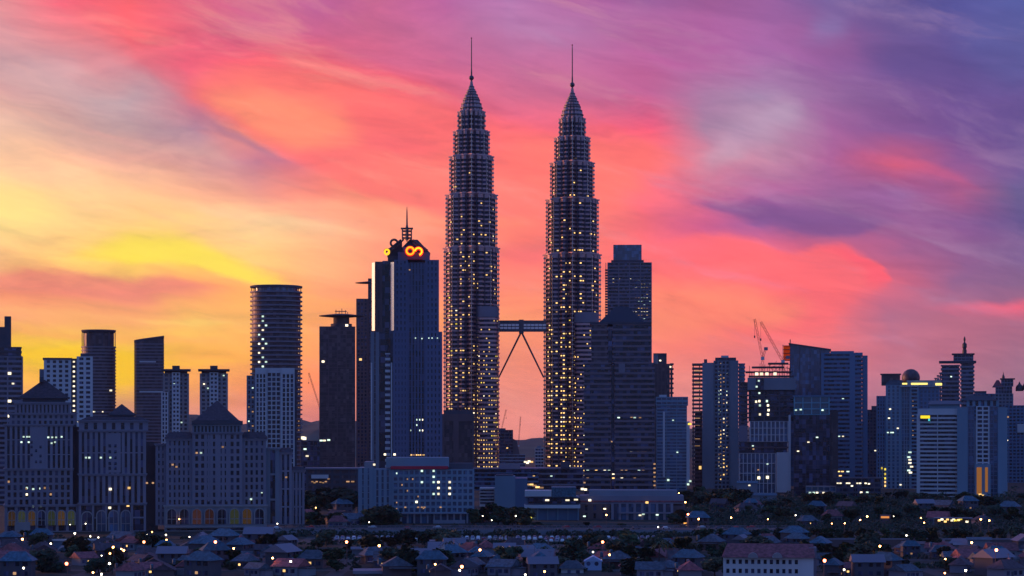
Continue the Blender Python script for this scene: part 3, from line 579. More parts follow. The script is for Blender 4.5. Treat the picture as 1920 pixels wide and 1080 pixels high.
MB().pyr(s.x(744), s.x(807), 4, 24, s.z(473.5), s.z(446), .24).build('crown_roof', glass_k0, s.o)
MB().loft([[(s.x(p_), y_, s.z(q_)) for p_, q_ in ((726, 478), (754, 478), (754, 450), (749, 450))] for y_ in (6, 20)]).build('crown_wing_roof', glass_k0, s.o)
MB().loft([[(s.x(p_), y_, s.z(q_)) for p_, q_ in ((772, 474), (806, 474), (800, 466), (775, 449))] for y_ in (6, 20)]).build('crown_wing_roof', glass_k0, s.o)
ax, ay = s.x(763), 12
b = MB()
for q in (-1, 1): b.tube((ax+q*2, ay, s.z(446)), (ax+q*10, ay-8, s.z(468)), .5, 5)
b.tube((s.x(774), 2, s.z(449)), (s.x(802), 2, s.z(469)), .6, 5); b.tube((s.x(774), 2, s.z(454)), (s.x(796), 2, s.z(469)), .5, 5); b.tube((s.x(752), 2, s.z(449)), (s.x(722), 4, s.z(473)), .6, 5)
b.tube((s.x(752), 2, s.z(455)), (s.x(732), 4, s.z(471)), .5, 5)
b.build('crown_truss', steel_d, s.o)
b = MB()
for qx in (-2.8, 0, 2.8):
    for qy in (-2.8, 2.8): b.tube((ax+qx, ay+qy, s.z(449)), (ax+qx, ay+qy, s.z(425)), .45, 5)
for zz in (425, 430, 437, 443): b.box(ax-3.2-(.6 if zz == 425 else 0), ax+3.2+(.6 if zz == 425 else 0), ay-3.2, ay+3.2, s.z(zz)-.3, s.z(zz)+.3)
b.build('lattice_mast', steel_d, s.o)
MB().lathe([(1.1, s.z(447)), (1.0, s.z(425)), (.6, s.z(418)), (.38, s.z(393)), (.12, s.z(384))], 8, (ax, ay)).build('spire', steel_d, s.o)
L_ring = glow('ring_tube_light', (1.0, .50, .02), 2.2, True); L_red = glow('red_halo_glow', (1.0, .03, .01), 1.7, True)
def ring(cx, cz, r, t, y, a0, a1, m, name, parent, ry=1.0, nx=26):
    b = MB()
    for i in range(nx):
        a, c_ = a0+(a1-a0)*i/nx, a0+(a1-a0)*(i+1)/nx
        b.tube((cx+r*cos(a), y, cz+r*ry*sin(a)), (cx+r*cos(c_), y, cz+r*ry*sin(c_)), t, 6)
    return b.build(name, m, parent)
for cx0, cz0, r0, a0, a1 in ((769, 470.5, 6.8, 0, 2*pi), (784.5, 471.5, 6.4, -.42*pi, .98*pi)):
    g = ring(s.x(cx0), s.z(cz0), r0*s.k, .52, -1.2, a0, a1, L_ring, 'logo_ring', s.o)
    ring(s.x(cx0), s.z(cz0), r0*s.k, 1.05, .9, a0, a1, L_red, 'red_halo_tube', g)  # red tube added behind each ring paints the halo of its glow
ring(s.x(725.5), s.z(472), 4.0*s.k, .6, 2, 0, 2*pi, L_ring, 'logo_ring', s.o, 1.2); ring(s.x(739), s.z(455), 6.5*s.k, .75, 3, .1*pi, 1.7*pi, steel_d, 'unlit_logo_ring', s.o)
ring(s.x(726), s.z(472), 5.6*s.k, .6, 3, -.5*pi, pi*.9, steel_d, 'unlit_logo_ring', s.o)
s.rb(764, 792, -.5, 2.9, 485, 487, red_p, 'logo_base')
s.dots([(768, 506)], 1.2, 1.0, -.3, [L_dim]); s.dots([(779, 634), (791, 635), (804, 634), (810, 634), (820, 634)], .9, .9, -1.7, [L_cool])
s.lit(768, 795, -.6, 782, 812, 3.7, 1.7, .45, .8, 1.3, [L_cool, L_white]); s.dots([(771+3.4*i, 853) for i in range(8)], 1.0, .9, -.6, [L_warm, L_dim])
s = Site('hotel_podium', 'wide pale podium block with a red stripe, below the blue logo tower', 672, 889, 1190)
s.vol(672, 700, -1, 40, 877, None, 3.6, .4, bay=3.4, pier=2.2, wall=c_pale, proud=.5, glass=glass_b); s.rb(683, 700, 4, 36, 866, 877, c_grey)
s.vol(700, 735, 0, 40, 880, None, 3.6, .4, bay=3.0, pier=1.7, wall=c_pale, proud=.6, glass=glass_b)
s.vol(735, 889, -1, 40, 880, 962, 3.3, 1.3, bay=3.1, pier=1.0, wall=c_pale, proud=.6, glass=glass_b)
s.rb(735, 889, 1, 38, 962, None, glass_b, 'lobby_glazing')
b = MB()
for i in range(13): b.box(s.x(738+12.4*i), s.x(738+12.4*i)+1.0, -1, .2, 0, s.z(962))
b.box(s.x(735), s.x(889), -2.2, .3, s.z(963.5), s.z(961.5)); b.box(s.x(812), s.x(872), -4, 0, 0, s.z(975)); b.build('ground_floor_piers', c_grey, s.o)
s.rb(724, 842, 2, 36, 858, 876, c_pale, 'upper_deck'); s.rb(733, 840, -1.8, 2.5, 874, 879.5, red_p, 'red_stripe'); s.rb(842, 887, 3, 30, 869, 880, c_dark, 'upper_deck')
s.lit(740, 810, -1, 882, 958, 3.3, 3.1, .16, 1.7, 1.2, [L_dim, L_dim, L_cool]); s.dots([(813, 883), (813, 894), (813, 904), (813, 926), (791, 883), (791, 904)], 1.5, 1.4, -1.3, [L_cool])
s.dots([(822, 904), (843, 904), (822, 915), (843, 915), (822, 926), (843, 926), (781, 941)], 1.6, 1.5, -1.3, [L_white]); s.dots([(784, 951), (791, 951), (796, 951), (760, 951), (826, 951)], 1.5, .9, -1.3, [L_dim])
s.dots([(702, 871), (740, 852), (722, 852)], 1.6, 1.4, -1.9, [L_white])

# ------------------------------------------------------------------ the twin towers
glass_k = mat('smoked_glass', (.012, .010, .022), .3, 0, .2, .05, .35, cells=7.0)
def star(R, c=(0, 0)):
    pts = []
    for k in range(8):
        a = k*pi/4; pts.append((c[0]+R*cos(a), c[1]+R*sin(a)))
        m = a+pi/8; cx_, cy_ = .80*R*cos(m), .80*R*sin(m); r = .145*R
        for q in (-85, -42, 0, 42, 85):
            t = m+RAD(q); pts.append((c[0]+cx_+r*cos(t), c[1]+cy_+r*sin(t)))
    return pts
T_FL = 4.5
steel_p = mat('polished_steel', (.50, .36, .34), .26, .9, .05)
def twin(label, cpx, Y, tiers, top, annex, annex_top):
    s = Site('twin_tower', label, cpx, cpx, Y, cat='skyscraper', group='twin towers with stepped star plans')
    o = s.o; lit = []; prev = 0.0
    for ti, (hw, pt) in enumerate(tiers):
        R = hw*s.k; zt = s.z(pt); n = int(round((zt-prev)/T_FL)); fl = (zt-prev)/n
        MB().prism(star(R*.945), prev, zt-.1).build('tier_glazing', glass_k, o)
        b = MB(); ring_ = star(R)
        for i in range(n):
            z = prev+i*fl; b.prism(ring_, z, z+fl*.36)
        b.prism(star(R*1.05), zt-.9, zt+.5); b.prism(ring_, zt-fl*.6, zt-.95)
        b.build('steel_cladding', steel, o)
        b = MB()
        for k in range(8):
            a = k*pi/4; x, y = R*.985*cos(a), R*.985*sin(a); b.tube((x, y, prev), (x, y, zt), .35, 6)
            for i in range(n): b.lathe([(.5, prev+i*fl-.1), (1.15, prev+i*fl+.15), (1.15, prev+i*fl+fl*.36), (.5, prev+i*fl+fl*.42)], 10, (x, y))  # floor knobs added to catch the sun as dotted highlights
        b.build('corner_column', steel_p, o)
        b = MB()
        for k in range(8):
            for q in (-1, 1):
                a = k*pi/4+q*RAD(12.5); b.tube((R*.9*cos(a), R*.9*sin(a), prev), (R*.9*cos(a), R*.9*sin(a), zt-.95), .45, 5)
        b.build('slot_shade_strip', c_dark, o)  # dark strips painted in for the shaded slots between the lobes
        g = star(R*.952); m_ = len(g)
        for i in range(n):
            h = (prev+i*fl)/(s.z(210))
            for j in range(m_):
                p, q = g[j], g[(j+1) % m_]; ex, ey = q[0]-p[0], q[1]-p[1]; ln = sqrt(ex*ex+ey*ey); nx_, ny_ = ey/ln, -ex/ln
                if ny_ > -.15: continue
                pr = .56*max(0, 1-h*1.2)**1.4+.035*(h < .8)+.004
                if abs(((i*7+j*3) % 11)-5) < 1: pr *= 1.6
                if (i*13+ti*5) % 19 == 0 and j % 12 < 8: pr = max(pr, .75 if h < .5 else .3)
                if random.random() < pr:
                    mx, my = (p[0]+q[0])/2+nx_*.12, (p[1]+q[1])/2+ny_*.12
                    lit.append((mx, my, prev+i*fl+fl*.72, math.atan2(nx_, -ny_), min(ln*.8, 2.6)))
        prev = zt
    random.shuffle(lit)
    for wd in (1.2, 2.4):
        sel = [q[:4] for q in lit if (q[4] < 1.8) == (wd < 2)]
        panes(o, sel, wd, 1.5, [L_warm, L_warm, L_white, L_yel, L_dim], limit=50)
    # crown: stepped fluted cone, ball and spire
    z = lambda py: s.z(py+top); r = lambda q: q*s.k
    prof = [(20.5, 210), (20, 204), (19, 196), (16.5, 194), (15.5, 186), (13, 184), (12, 178), (9.5, 176), (8.5, 170), (6.0, 168.5), (5, 162), (3.2, 160), (2.4, 153)]
    rings = []
    for q, py in prof:
        rings.append([(x, y, z(py)) for x, y in star(r(q))])
    MB().loft(rings).build('pinnacle', steel, o)
    b = MB()
    for q, py in ((23, 209.5), (21.3, 203), (19, 195), (16.2, 188), (14.6, 184), (12.2, 178), (9.6, 172.5), (7.4, 168.5), (5.4, 163)): b.lathe([(r(q), z(py)-.55), (r(q), z(py)+.4)], 32)
    b.build('pinnacle_rings', steel_d, o)
    MB().lathe([(.3, z(151)), (r(2.6), z(150)), (r(4.3), z(148)), (r(4.7), z(146)), (r(4.3), z(144)), (r(2.6), z(142)), (.3, z(141))], 20).build('ball', steel_d, o, smooth=True)
    MB().lathe([(r(1.7), z(153)), (r(1.5), z(136)), (r(1.1), z(128)), (r(.9), z(80)), (r(.5), z(70))], 8).build('spire', steel_d, o)
    MB().lathe([(.2, z(73)), (.9, z(71.5)), (.2, z(70))], 8).build('aircraft_lamp', red_p, o)
    # annex drum at the tower's flank
    a0, a1 = annex; ac = (s.x((a0+a1)/2), -R_BIG*.55); ar = (a1-a0)/2*s.k; zt = s.z(annex_top); n = int(round(zt/T_FL)); fl = zt/n
    MB().lathe([(ar*.94, 0), (ar*.94, zt-.2)], 36, ac).build('annex_glazing', glass_k, o)
    b = MB()
    for i in range(n): b.lathe([(ar, i*fl), (ar, i*fl+fl*.45)], 36, ac)
    b.build('annex_cladding', steel, o); MB().lathe([(ar*1.01, zt-fl*2.4), (ar*1.01, zt)], 36, ac).build('annex_cap', c_band, o)
    lit = []
    for i in range(n-3):
        for j in range(-6, 7):
            h = i/n; th = j*RAD(13)
            pr = .55*max(0, 1-h*1.1)+.10
            if j == -5: pr = .95  # flank column glows on nearly every floor in place of sunset glints
            if random.random() < pr: lit.append((ac[0]+ar*.965*sin(th), ac[1]-ar*.965*cos(th), (i+.72)*fl, th))
    random.shuffle(lit); panes(o, lit, 1.5, 1.5, [L_warm, L_warm, L_white, L_yel, L_dim], limit=50)
    return s
R_BIG = 28
t1 = twin('taller looking star plan steel tower with a spire, nearer the blue logo tower', 884, 2200, [(51.5, 466), (48, 366), (41, 294), (33.5, 247), (25.5, 210)], 0, (889, 935), 577)
t2 = twin('star plan steel tower with a spire, beside the dark pyramid topped office tower', 1073, 2240, [(53, 478), (49, 375), (41, 306), (33, 259), (24.5, 223)], 13, (1068, 1122), 588)
s = Site('sky_bridge', 'two storey steel bridge on slanting legs between the twin towers', 932, 1022, 2215, cat='bridge')
b = MB(); xa, xb = s.x(930), s.x(1024)
b.box(xa, xb, -2.4, 2.4, s.z(607.5), s.z(601)); b.box(xa, xb, -2.4, 2.4, s.z(622), s.z(617)); b.build('bridge_deck', steel_d, s.o)
MB().box(xa, xb, -1.8, 1.8, s.z(617)+.02, s.z(607.5)-.02).build('bridge_glazing', glass_m, s.o)
b = MB()
for i in range(14): x = xa+(xb-xa)*i/13; b.box(x-.25, x+.25, -2.1, 2.1, s.z(617)+.03, s.z(607.5)-.03)
b.box(xa, xb, -2.2, 2.2, s.z(613.2), s.z(611.4)); b.build('bridge_frame', steel_d, s.o)
MB().box(s.x(973), s.x(982), -2.8, 2.8, s.z(625), s.z(599.5)).build('bridge_hub', steel_d, s.o)
for q in (935, 1019.5):
    MB().tube((s.x(977.5), 0, s.z(622)), (s.x(q), 0, s.z(708)), 1.0, 8, .8).build('leg', steel_d, s.o)

# ------------------------------------------------------------------ city: eastern half
s = Site('office_tower', 'dark office tower with a blue roof block, right behind the pyramid topped office tower', 1138, 1222, 2500)
s.vol(1139, 1222, 0, 44, 492, None, 4.0, 1.7, wall=c_band, glass=glass_d, proud=.7, bay=14, pier=1.2)
s.rb(1150, 1203, 6, 30, 458, 492, glass_b); s.rb(1146, 1207, 4, 34, 487, 492, c_dark, 'roof_parapet')
b = MB()
for i in range(26): b.box(s.x(1134.5), s.x(1139)-.1, 2, 12, s.z(505+5*i)-1.1, s.z(505+5*i)+.4)
b.box(s.x(1135.5), s.x(1136.5), 3, 11, s.z(640), s.z(492)); b.build('side_balconies', bronze, s.o)
s.lit(1190, 1221, 0, 515, 600, 4.0, 3.4, .42, 2.2, 1.7, [L_white, L_cool, L_warm, L_dim]); s.lit(1142, 1190, 0, 520, 600, 4.0, 3.4, .13, 2.2, 1.6, [L_white, L_dim, L_warm])
s.lit(1139, 1144, 0, 515, 585, 4.0, 3, .3, 1.8, 1.6, [L_dim, L_cool])
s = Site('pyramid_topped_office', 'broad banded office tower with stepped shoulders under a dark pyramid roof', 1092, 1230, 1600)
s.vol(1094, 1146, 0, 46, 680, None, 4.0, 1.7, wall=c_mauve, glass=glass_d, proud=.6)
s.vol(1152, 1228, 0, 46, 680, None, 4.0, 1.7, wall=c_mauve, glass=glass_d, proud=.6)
s.rb(1146, 1152, 1.5, 44, 682, None, glass_d, 'corner_slot'); s.rb(1160, 1172, -.5, .6, 682, 700, c_pink, 'stair_core')
s.vol(1108, 1140, 3, 40, 607, 680, 4.0, 1.5, wall=c_mauve, glass=bronze, proud=.5); s.rb(1140, 1148, 4, 38, 616, 680, glass_d, 'corner_slot'); s.vol(1148, 1221, 3, 40, 607, 680, 4.0, 1.5, wall=c_mauve, glass=glass_d, proud=.5)
s.rb(1106, 1222, 2.6, 40.5, 603, 607, c_dark, 'attic')
MB().pyr(s.x(1124), s.x(1207), 4, 39, s.z(603), s.z(572), .28).build('pyramid_roof', glass_k0, s.o)
s.lit(1112, 1138, 3, 612, 676, 4.0, 3, .06, 2.2, 1.4, [L_dim])
for pt, pb, p_ in ((877, 893, .55), (893, 900, .3)): s.lit(1098, 1226, 0, pt, pb, 4.0, 3.2, p_, 2.4, 1.1, [L_warm, L_dim, L_cool, L_white])
s.dots([(1184, 782), (1190, 783), (1200, 783), (1160, 783), (1146, 828), (1183, 848), (1196, 848), (1204, 848), (1210, 848), (1100, 842)], 2.4, 1.2, .2, [L_white, L_dim, L_cool])
s.dots([(1227, 870+8*i) for i in range(6)]+[(1096, 905)], 2, 1.4, -.2, [L_dim])
s = Site('step_topped_tower', 'plain dark tower with a stepped roof and balconied edge, right of the pyramid topped office', 1218, 1264, 2250)
s.vol(1218, 1256, 0, 30, 682, None, 3.6, .5, wall=c_brown, bay=4, pier=1.3, glass=bronze, proud=.3); s.rb(1225, 1250, 5, 22, 662, 682, c_dark); s.rb(1225, 1234, 4, 20, 664, 682, c_grey)
b = MB()
for i in range(17): b.box(s.x(1256)+.1, s.x(1263), 1, 20, s.z(684+9*i), s.z(681+9*i))
b.box(s.x(1257), s.x(1261), 2, 18, 0, s.z(684)); b.build('side_balconies', c_dark, s.o); s.dots([(1238, 676), (1257, 688)], 2.4, 1.8, -.3, [L_white])
s = Site('pale_glass_block', 'pale blue glass block with thin white piers, between the pyramid office and lit slab', 1230, 1294, 1900)
s.vol(1230, 1290, 0, 26, 744, 760, 3.4, 1.8, wall=c_pale, glass=glass_b, proud=.4, bay=5); s.vol(1231, 1288, .5, 26, 760, None, 2.9, 1.1, wall=c_pale, glass=glass_b, proud=.35, bay=8, pier=.5)
s.rb(1243, 1247, -1, .6, 772, 895, c_white, 'white_pier'); s.rb(1287, 1293, -1, 8, 790, 905, c_white, 'white_pier'); s.rb(1236, 1250, 6, 18, 740, 744, c_white)
s.dots([(1293, 795)], 4, 2, -1.4, [L_yel]); s.dots([(1294, 902), (1253, 900), (1290, 908)], 2.6, 2.2, -1.4, [L_cool]); s.dots([(1262, 788), (1270, 848)], 2, 1.2, -.2, [L_cool])
s = Site('slab_tower', 'grey slab tower with open balconies showing orange sky and a slanting grid of lit windows', 1297, 1397, 1950)
b = MB()
for i in range(31):
    z_ = s.z(681)-i*3.62
    if z_ > 2: b.box(s.x(1298), s.x(1317)-.1, 3, 22, z_-1.8, z_)
b.build('balcony_slab', c_brown, s.o)
for px in (1299, 1311): MB().box(s.x(px), s.x(px)+.8, 8, 20, 0, s.z(682)).build('column', c_brown, s.o)
MB().box(s.x(1303), s.x(1317)-.2, 9, 18, 0, s.z(770)).build('glazing', bronze, s.o)
s.rb(1317, 1338, 0, 26, 680, None, c_grey, 'blank_wall'); s.vol(1338, 1369, 2.2, 25, 676, None, 3.6, 1.5, wall=c_grey, glass=glass_d, proud=.9, bay=4, pier=1.3)
s.rb(1369, 1384, 0, 26, 676, None, c_grey, 'blank_wall'); s.vol(1384, 1397, 5, 22, 681, None, 3.6, 1.6, wall=c_blue, glass=glass_b, proud=.5)
s.rb(1320, 1326, 6, 12, 673, 680, c_dark, 'lift_overrun'); s.rb(1341, 1380, 6, 20, 670, 676, c_dark); s.rb(1352, 1366, 8, 18, 666, 670, c_white, 'roof_tank')
pts = []
for i in range(32):
    for j, px in enumerate((1347, 1352, 1357, 1362)):
        py = 684+7.0*i-(j*2.0)
        if py < 900 and random.random() < (.62 if i > 12 else .5): pts.append((s.x(px), 2.4, s.z(py), 0, random.choice([L_white, L_dim, L_warm] if i > 14 else [L_white, L_dim, L_cool])))
panes(s.o, pts, 1.7, 1.7)
s.dots([(1308, 695), (1308, 704), (1308, 717), (1308, 730), (1308, 745)], 7.5, 1.3, 3.3, [L_dim]); s.dots([(1313, 877)], 3, 4, 2.9, [L_warm]); s.dots([(1308, 758+13*i) for i in range(8)], 6, .8, 3.3, [L_dim])  # dim balcony strips glow in place of the sunset sky showing through
# construction site with cranes
s = Site('unfinished_tower', 'unfinished tower with bare top floors lit by white floodlights, under two cranes', 1385, 1492, 1800)
s.vol(1386, 1404, 3, 20, 716, None, 3.8, 1.2, wall=c_brown, glass=glass_d, proud=1.0); s.rb(1386, 1402, 2.5, 3.5, 798, 832, c_pink, 'blank_wall')
s.vol(1404, 1490, 2, 30, 732, 790, 4.6, 1.0, wall=c_dark, glass=glass_d, proud=1.6, bay=12, pier=1)
s.rb(1402, 1491, 0, 31, 708, 731, c_grey, 'concrete_shell'); s.rb(1418, 1432, -.5, .4, 709, 731, glass_d, 'opening')
s.vol(1406, 1478, 1, 30, 790, 828, 5.0, .5, wall=c_white, glass=glass_b, proud=1.2, bay=3.6, pier=.9); s.vol(1386, 1478, 1, 30, 828, 850, 4.6, 1.2, wall=c_brown, glass=glass_d, proud=1.2)
s.vol(1386, 1455, 0, 30, 850, None, 9, .6, wall=c_white, glass=glass_b, proud=1.1, bay=3.6, pier=.7); s.rb(1456, 1478, -1.5, 6, 848, 923, c_white, 'white_hoarding'); s.rb(1478, 1482, 0, 20, 778, None, c_white, 'white_pier')
b = MB()
for py, a_, c_ in ((706, 1404, 1488), (698, 1398, 1484), (689, 1410, 1470), (682, 1440, 1478)): b.box(s.x(a_), s.x(c_), 3, 28, s.z(py), s.z(py)+1.0)
for i in range(18):
    px = 1406+4.6*i; b.tube((s.x(px), 4, s.z(708)), (s.x(px)+random.uniform(-1, 1), 4, s.z(random.uniform(680, 700))), .28, 4)
for i in range(26):
    a_ = random.uniform(1440, 1486); q = random.uniform(682, 716); b.tube((s.x(a_), 1.5, s.z(q)), (s.x(a_+random.uniform(-8, 8)), 3, s.z(q+random.uniform(-10, 10))), .22, 4)
b.build('bare_floor_frame', c_brown, s.o)
s.dots([(1419, 701), (1428, 701), (1438, 701), (1453, 701)], 3.4, 3.0, .6, [L_white, L_cool]); s.dots([(1423, 714), (1419, 725), (1424, 737)], 2.0, 1.8, -.8, [L_cool])
s.dots([(1418, 753), (1424, 752), (1425, 760), (1438, 752), (1440, 760), (1441, 769), (1440, 777), (1425, 777)], 2.2, 2.4, 1.6, [L_white, L_cool]); s.dots([(1423, 896), (1439, 895)], 3, 3, -.4, [L_white]); s.dots([(1412, 836), (1413, 842), (1439, 870), (1422, 881)], 2, 1.2, -.3, [L_dim, L_cool])
crane_p = mat('crane_red', (.45, .07, .04), .6, 0, .1)
def crane(label, Y, base, mast_top, tip, tail, r=.35, wind=None, m=None, grp='tower cranes'):
    bx, by = base; s = Site('tower_crane', label, bx, bx, Y, cat='crane', group=grp); m = m or crane_p
    def lattice(p, q, w_):
        b = MB(); P_, Q_ = Vector(p), Vector(q); d = (Q_-P_); n = max(4, int(d.length/(w_*2.2))); u = d.normalized().cross(Vector((0, 1, 0))).normalized()*w_/2; v = Vector((0, w_/2, 0))
        for a_ in (u+v, u-v, -u-v, -u+v): b.tube(P_+a_, Q_+a_, r*.45, 4)
        cs = (u+v, u-v, -u-v, -u+v)
        for i in range(n):
            A, B = P_+d*(i/n), P_+d*((i+1)/n)
            for k in range(4): b.tube(A+cs[k], B+cs[(k+1) % 4], r*.34, 3)
        return b
    ps = lambda t: (s.x(t[0]), 0, s.z(t[1]))
    lattice(ps((bx, by)), ps((bx, mast_top)), 2.0).build('mast', m, s.o)
    lattice(ps((bx, mast_top)), ps(tip), 1.7).build('jib', m, s.o)
    lattice(ps((bx, mast_top)), ps(tail), 1.6).build('counter_jib', m, s.o)
    x, _, z = ps(tail); MB().box(x-1.6, x+1.6, -1.2, 1.2, z-2.2, z+.4).build('counterweight', c_grey, s.o)
    x, _, z = ps((bx, mast_top)); MB().box(x-1.5, x+1.5, -3.2, -1.1, z-1.5, z+1.2).build('cab', c_white, s.o)
    x, _, z = ps(tip); MB().tube((x, 0, z), (x, 0, z-14), .12, 4).tube((x, 0, z-14), (x, 0, z-16), .6, 6).build('hook_line', steel_d, s.o)
    return s
crane('red crane with a nearly upright jib above the unfinished tower, with a white cab', 1815, (1430, 706), 672, (1415, 598), (1436, 652))
crane('red crane with a slanting jib beside the slope roofed glass tower', 1812, (1468, 700), 678, (1427, 603), (1477, 668))
crane('distant crane leaning up beside the dark disc roofed tower', 3200, (600, 860), 766, (579, 699), (606, 772), .5)
crane('faint far crane left of the gap below the bridge', 3800, (940, 860), 806, (949, 768), (936, 812), .5, grp='faint cranes seen under the sky bridge')
crane('faint far crane right of the gap below the bridge', 3900, (972, 870), 836, (976, 781), (969, 842), .5, grp='faint cranes seen under the sky bridge')
net_m = bpy.data.materials.new('orange_net'); net_m.use_nodes = True; t = net_m.node_tree; t.nodes.clear()
tb = t.nodes.new('ShaderNodeBsdfTranslucent'); tb.inputs[0].default_value = (1.0, .42, .06, 1); to = t.nodes.new('ShaderNodeOutputMaterial'); t.links.new(tb.outputs[0], to.inputs[0])
s = Site('scaffold_hoist', 'orange netted builders hoist beside the slope roofed glass tower', 1467, 1483, 1830, cat='hoist')
MB().box(s.x(1469), s.x(1481), 2, 2.06, s.z(676), s.z(648)).build('netting', net_m, s.o)
b = MB()
for q in (1468, 1482):
    for y in (-.3, 5.3): b.tube((s.x(q), y, s.z(712)), (s.x(q), y, s.z(646)), .25, 4)
for i in range(9): b.box(s.x(1467.5), s.x(1482.5), -.4, 5.4, s.z(648+7*i)-.2, s.z(648+7*i)+.1)
b.build('hoist_frame', steel_d, s.o)
# slope roofed glass tower
s = Site('slope_roofed_tower', 'wide glass tower with a roofline sloping down from a sharp corner', 1480, 1626, 2050)
d = 34
def slope(px): return s.z(645+(px-1482)*(657-645)/(1556-1482)) if px < 1556 else s.z(657+(px-1556)*(663-657)/44)
b = MB()
P4 = [(1482, 0), (1556, -2), (1556, d), (1482, d)]
b.loft([[(s.x(p), y, 0) for p, y in P4], [(s.x(p), y, slope(p)) for p, y in P4]]); b.build('glazing', glass_b, s.o)
b = MB(); n = 46
for i in range(1, n):
    z = i*3.9
    if z < s.z(660): b.box(s.x(1482)-.1, s.x(1538), -.35-2*(0), .2, z, z+.28)
for px in (1482, 1500, 1519, 1538): b.box(s.x(px), s.x(px)+.5, -2.1*(px-1482)/74-.5, .5, 0, slope(px)-.3)
b.build('mullions', steel_d, s.o)
s.vol(1540, 1600, -3, d, 662, None, 4.1, 2.1, wall=c_blue, glass=glass_d, proud=.9, solid=[(s.x(1540), s.x(1545), 0, s.z(662)), (s.x(1592), s.x(1602), 0, s.z(662))])
s.vol(1600, 1616, -3, d, 665, None, 4.1, 2.1, wall=c_blue, glass=glass_d, proud=.9); s.rb(1616, 1625, -1, d, 667, None, c_blue, 'corner_wall')
MB().loft([[(s.x(p), y, z) for p, y, z in ((1480, -2.6, slope(1482)+.1), (1558, -4.2, slope(1556)+.1), (1558, d+.5, slope(1556)+.1), (1480, d+.5, slope(1482)+.1))], [(s.x(p), y, z) for p, y, z in ((1480, -2.6, slope(1482)+1.2), (1558, -4.2, slope(1556)+1.2), (1558, d+.5, slope(1556)+1.2), (1480, d+.5, slope(1482)+1.2))]]).build('sloping_roof', c_dark, s.o)
s.rb(1557, 1600, -2, d-1, 658.5, 662, c_blue, 'attic'); s.rb(1600, 1616, -2, d-2, 661.5, 665, c_blue, 'attic')
MB().tube((s.x(1483), 1, slope(1482)), (s.x(1483), 1, s.z(636)), .5, 5).build('corner_mast', steel_d, s.o)
s.dots([(1582, 702), (1573, 818), (1580, 818), (1580, 748)], 2.4, 1.4, -2.6, [L_white, L_cool]); s.dots([(1572, 884), (1579, 884), (1589, 884), (1575, 892), (1549, 818)], 3.4, 1.4, -2.6, [L_warm, L_cool])
s = Site('teal_banded_block', 'dark glass block with a teal band along its top, before the slope roofed tower', 1489, 1571, 1720)
s.vol(1489, 1556, 0, 26, 778, None, 4.0, .25, wall=c_dark, glass=glass_d, proud=.2, bay=9, pier=.4); s.vol(1556, 1571, 3, 26, 770, None, 4, .3, wall=c_dark, glass=bronze, proud=.2)
s.vol(1489, 1555, -.6, 25, 744, 778, 5.2, .8, wall=mat('teal_band', (.16, .38, .48), .4, .2, .1), glass=glass_t, proud=1.0, bay=7.5, pier=.8); s.rb(1487, 1557, -1.2, 26, 741, 744, c_blue, 'roof_slab')
s.dots([(1493, 769), (1502, 768), (1542, 769)], 2.2, 1.4, -.9, [L_cool]); s.dots([(1516, 829), (1532, 820), (1497, 846)], 2.4, 1.2, -.4, [L_white, L_cool])
s = Site('low_lit_block', 'low office block with broken white light strips below the slope roofed tower', 1512, 1650, 1690)
s.vol(1568, 1650, 0, 22, 896, None, 3.6, 1.4, wall=c_dark, glass=glass_d, bay=5); s.vol(1512, 1568, 4, 20, 912, None, 3.4, 1.2, wall=c_grey, glass=glass_b, bay=5)
s.dots([(1571, 906), (1576, 906), (1588, 906), (1592, 906), (1607, 906), (1612, 906), (1622, 906), (1628, 907), (1597, 911)], 2.2, 1.3, -.3, [L_white, L_warm]); s.dots([(1520, 924), (1527, 924), (1533, 924), (1545, 924), (1614, 923), (1625, 923)], 2.4, 1.6, -.3, [L_white, L_cool])
s = Site('grey_slab_block', 'narrow dull slab in the gap right of the slope roofed tower', 1624, 1650, 2300); s.vol(1624, 1650, 0, 20, 768, None, 3.6, 1.5, wall=c_dark, bay=3.4, pier=1.3); s.rb(1634, 1646, 4, 14, 761, 768, c_dark)
s = Site('balcony_tower', 'pale ribbed apartment tower with a yellow lit rooftop strip and a dark penthouse', 1643, 1762, 1950)
s.vol(1645, 1662, 2, 22, 742, None, 3.4, 1.2, wall=c_blue, bay=3.2, pier=1.2, glass=glass_d); s.vol(1662, 1690, 0, 26, 722, None, 3.4, 1.0, wall=c_pale, bay=4.4, pier=2.0, glass=glass_b, proud=1.0)
s.vol(1690, 1706, 2, 26, 722, None, 3.4, .6, wall=c_pale, bay=2.6, pier=.8, glass=glass_b, proud=.8); s.vol(1706, 1722, -.5, 26, 722, None, 3.4, 1.4, wall=c_pale, bay=8, pier=1.4, glass=glass_d, proud=1.2); s.vol(1722, 1760, 1, 26, 724, None, 3.4, 1.2, wall=c_blue, bay=3.6, pier=1.5, glass=glass_b)
MB().pyr(s.x(1660), s.x(1700), 1, 24, s.z(722), s.z(712), .55).build('hipped_roof', roof_g, s.o)
s.rb(1654, 1688, 6, 22, 702, 722, bronze, 'penthouse'); s.rb(1652, 1690, 5, 23, 700, 702, c_dark, 'penthouse_roof'); s.rb(1700, 1762, 3, 24, 713, 722, c_blue, 'roof_parapet')
s.rb(1688, 1762, -1.5, 3, 723, 725, c_white, 'roof_ledge'); MB().box(s.x(1692), s.x(1701), -1.2, -.8, s.z(721), s.z(718)).box(s.x(1708), s.x(1738), -1.2, -.8, s.z(721.5), s.z(718)).box(s.x(1752), s.x(1764), -1.2, -.8, s.z(723), s.z(718.5)).build('roof_strip_light', glow('roof_strip_light', (1.0, .78, .2), 1.7), s.o)
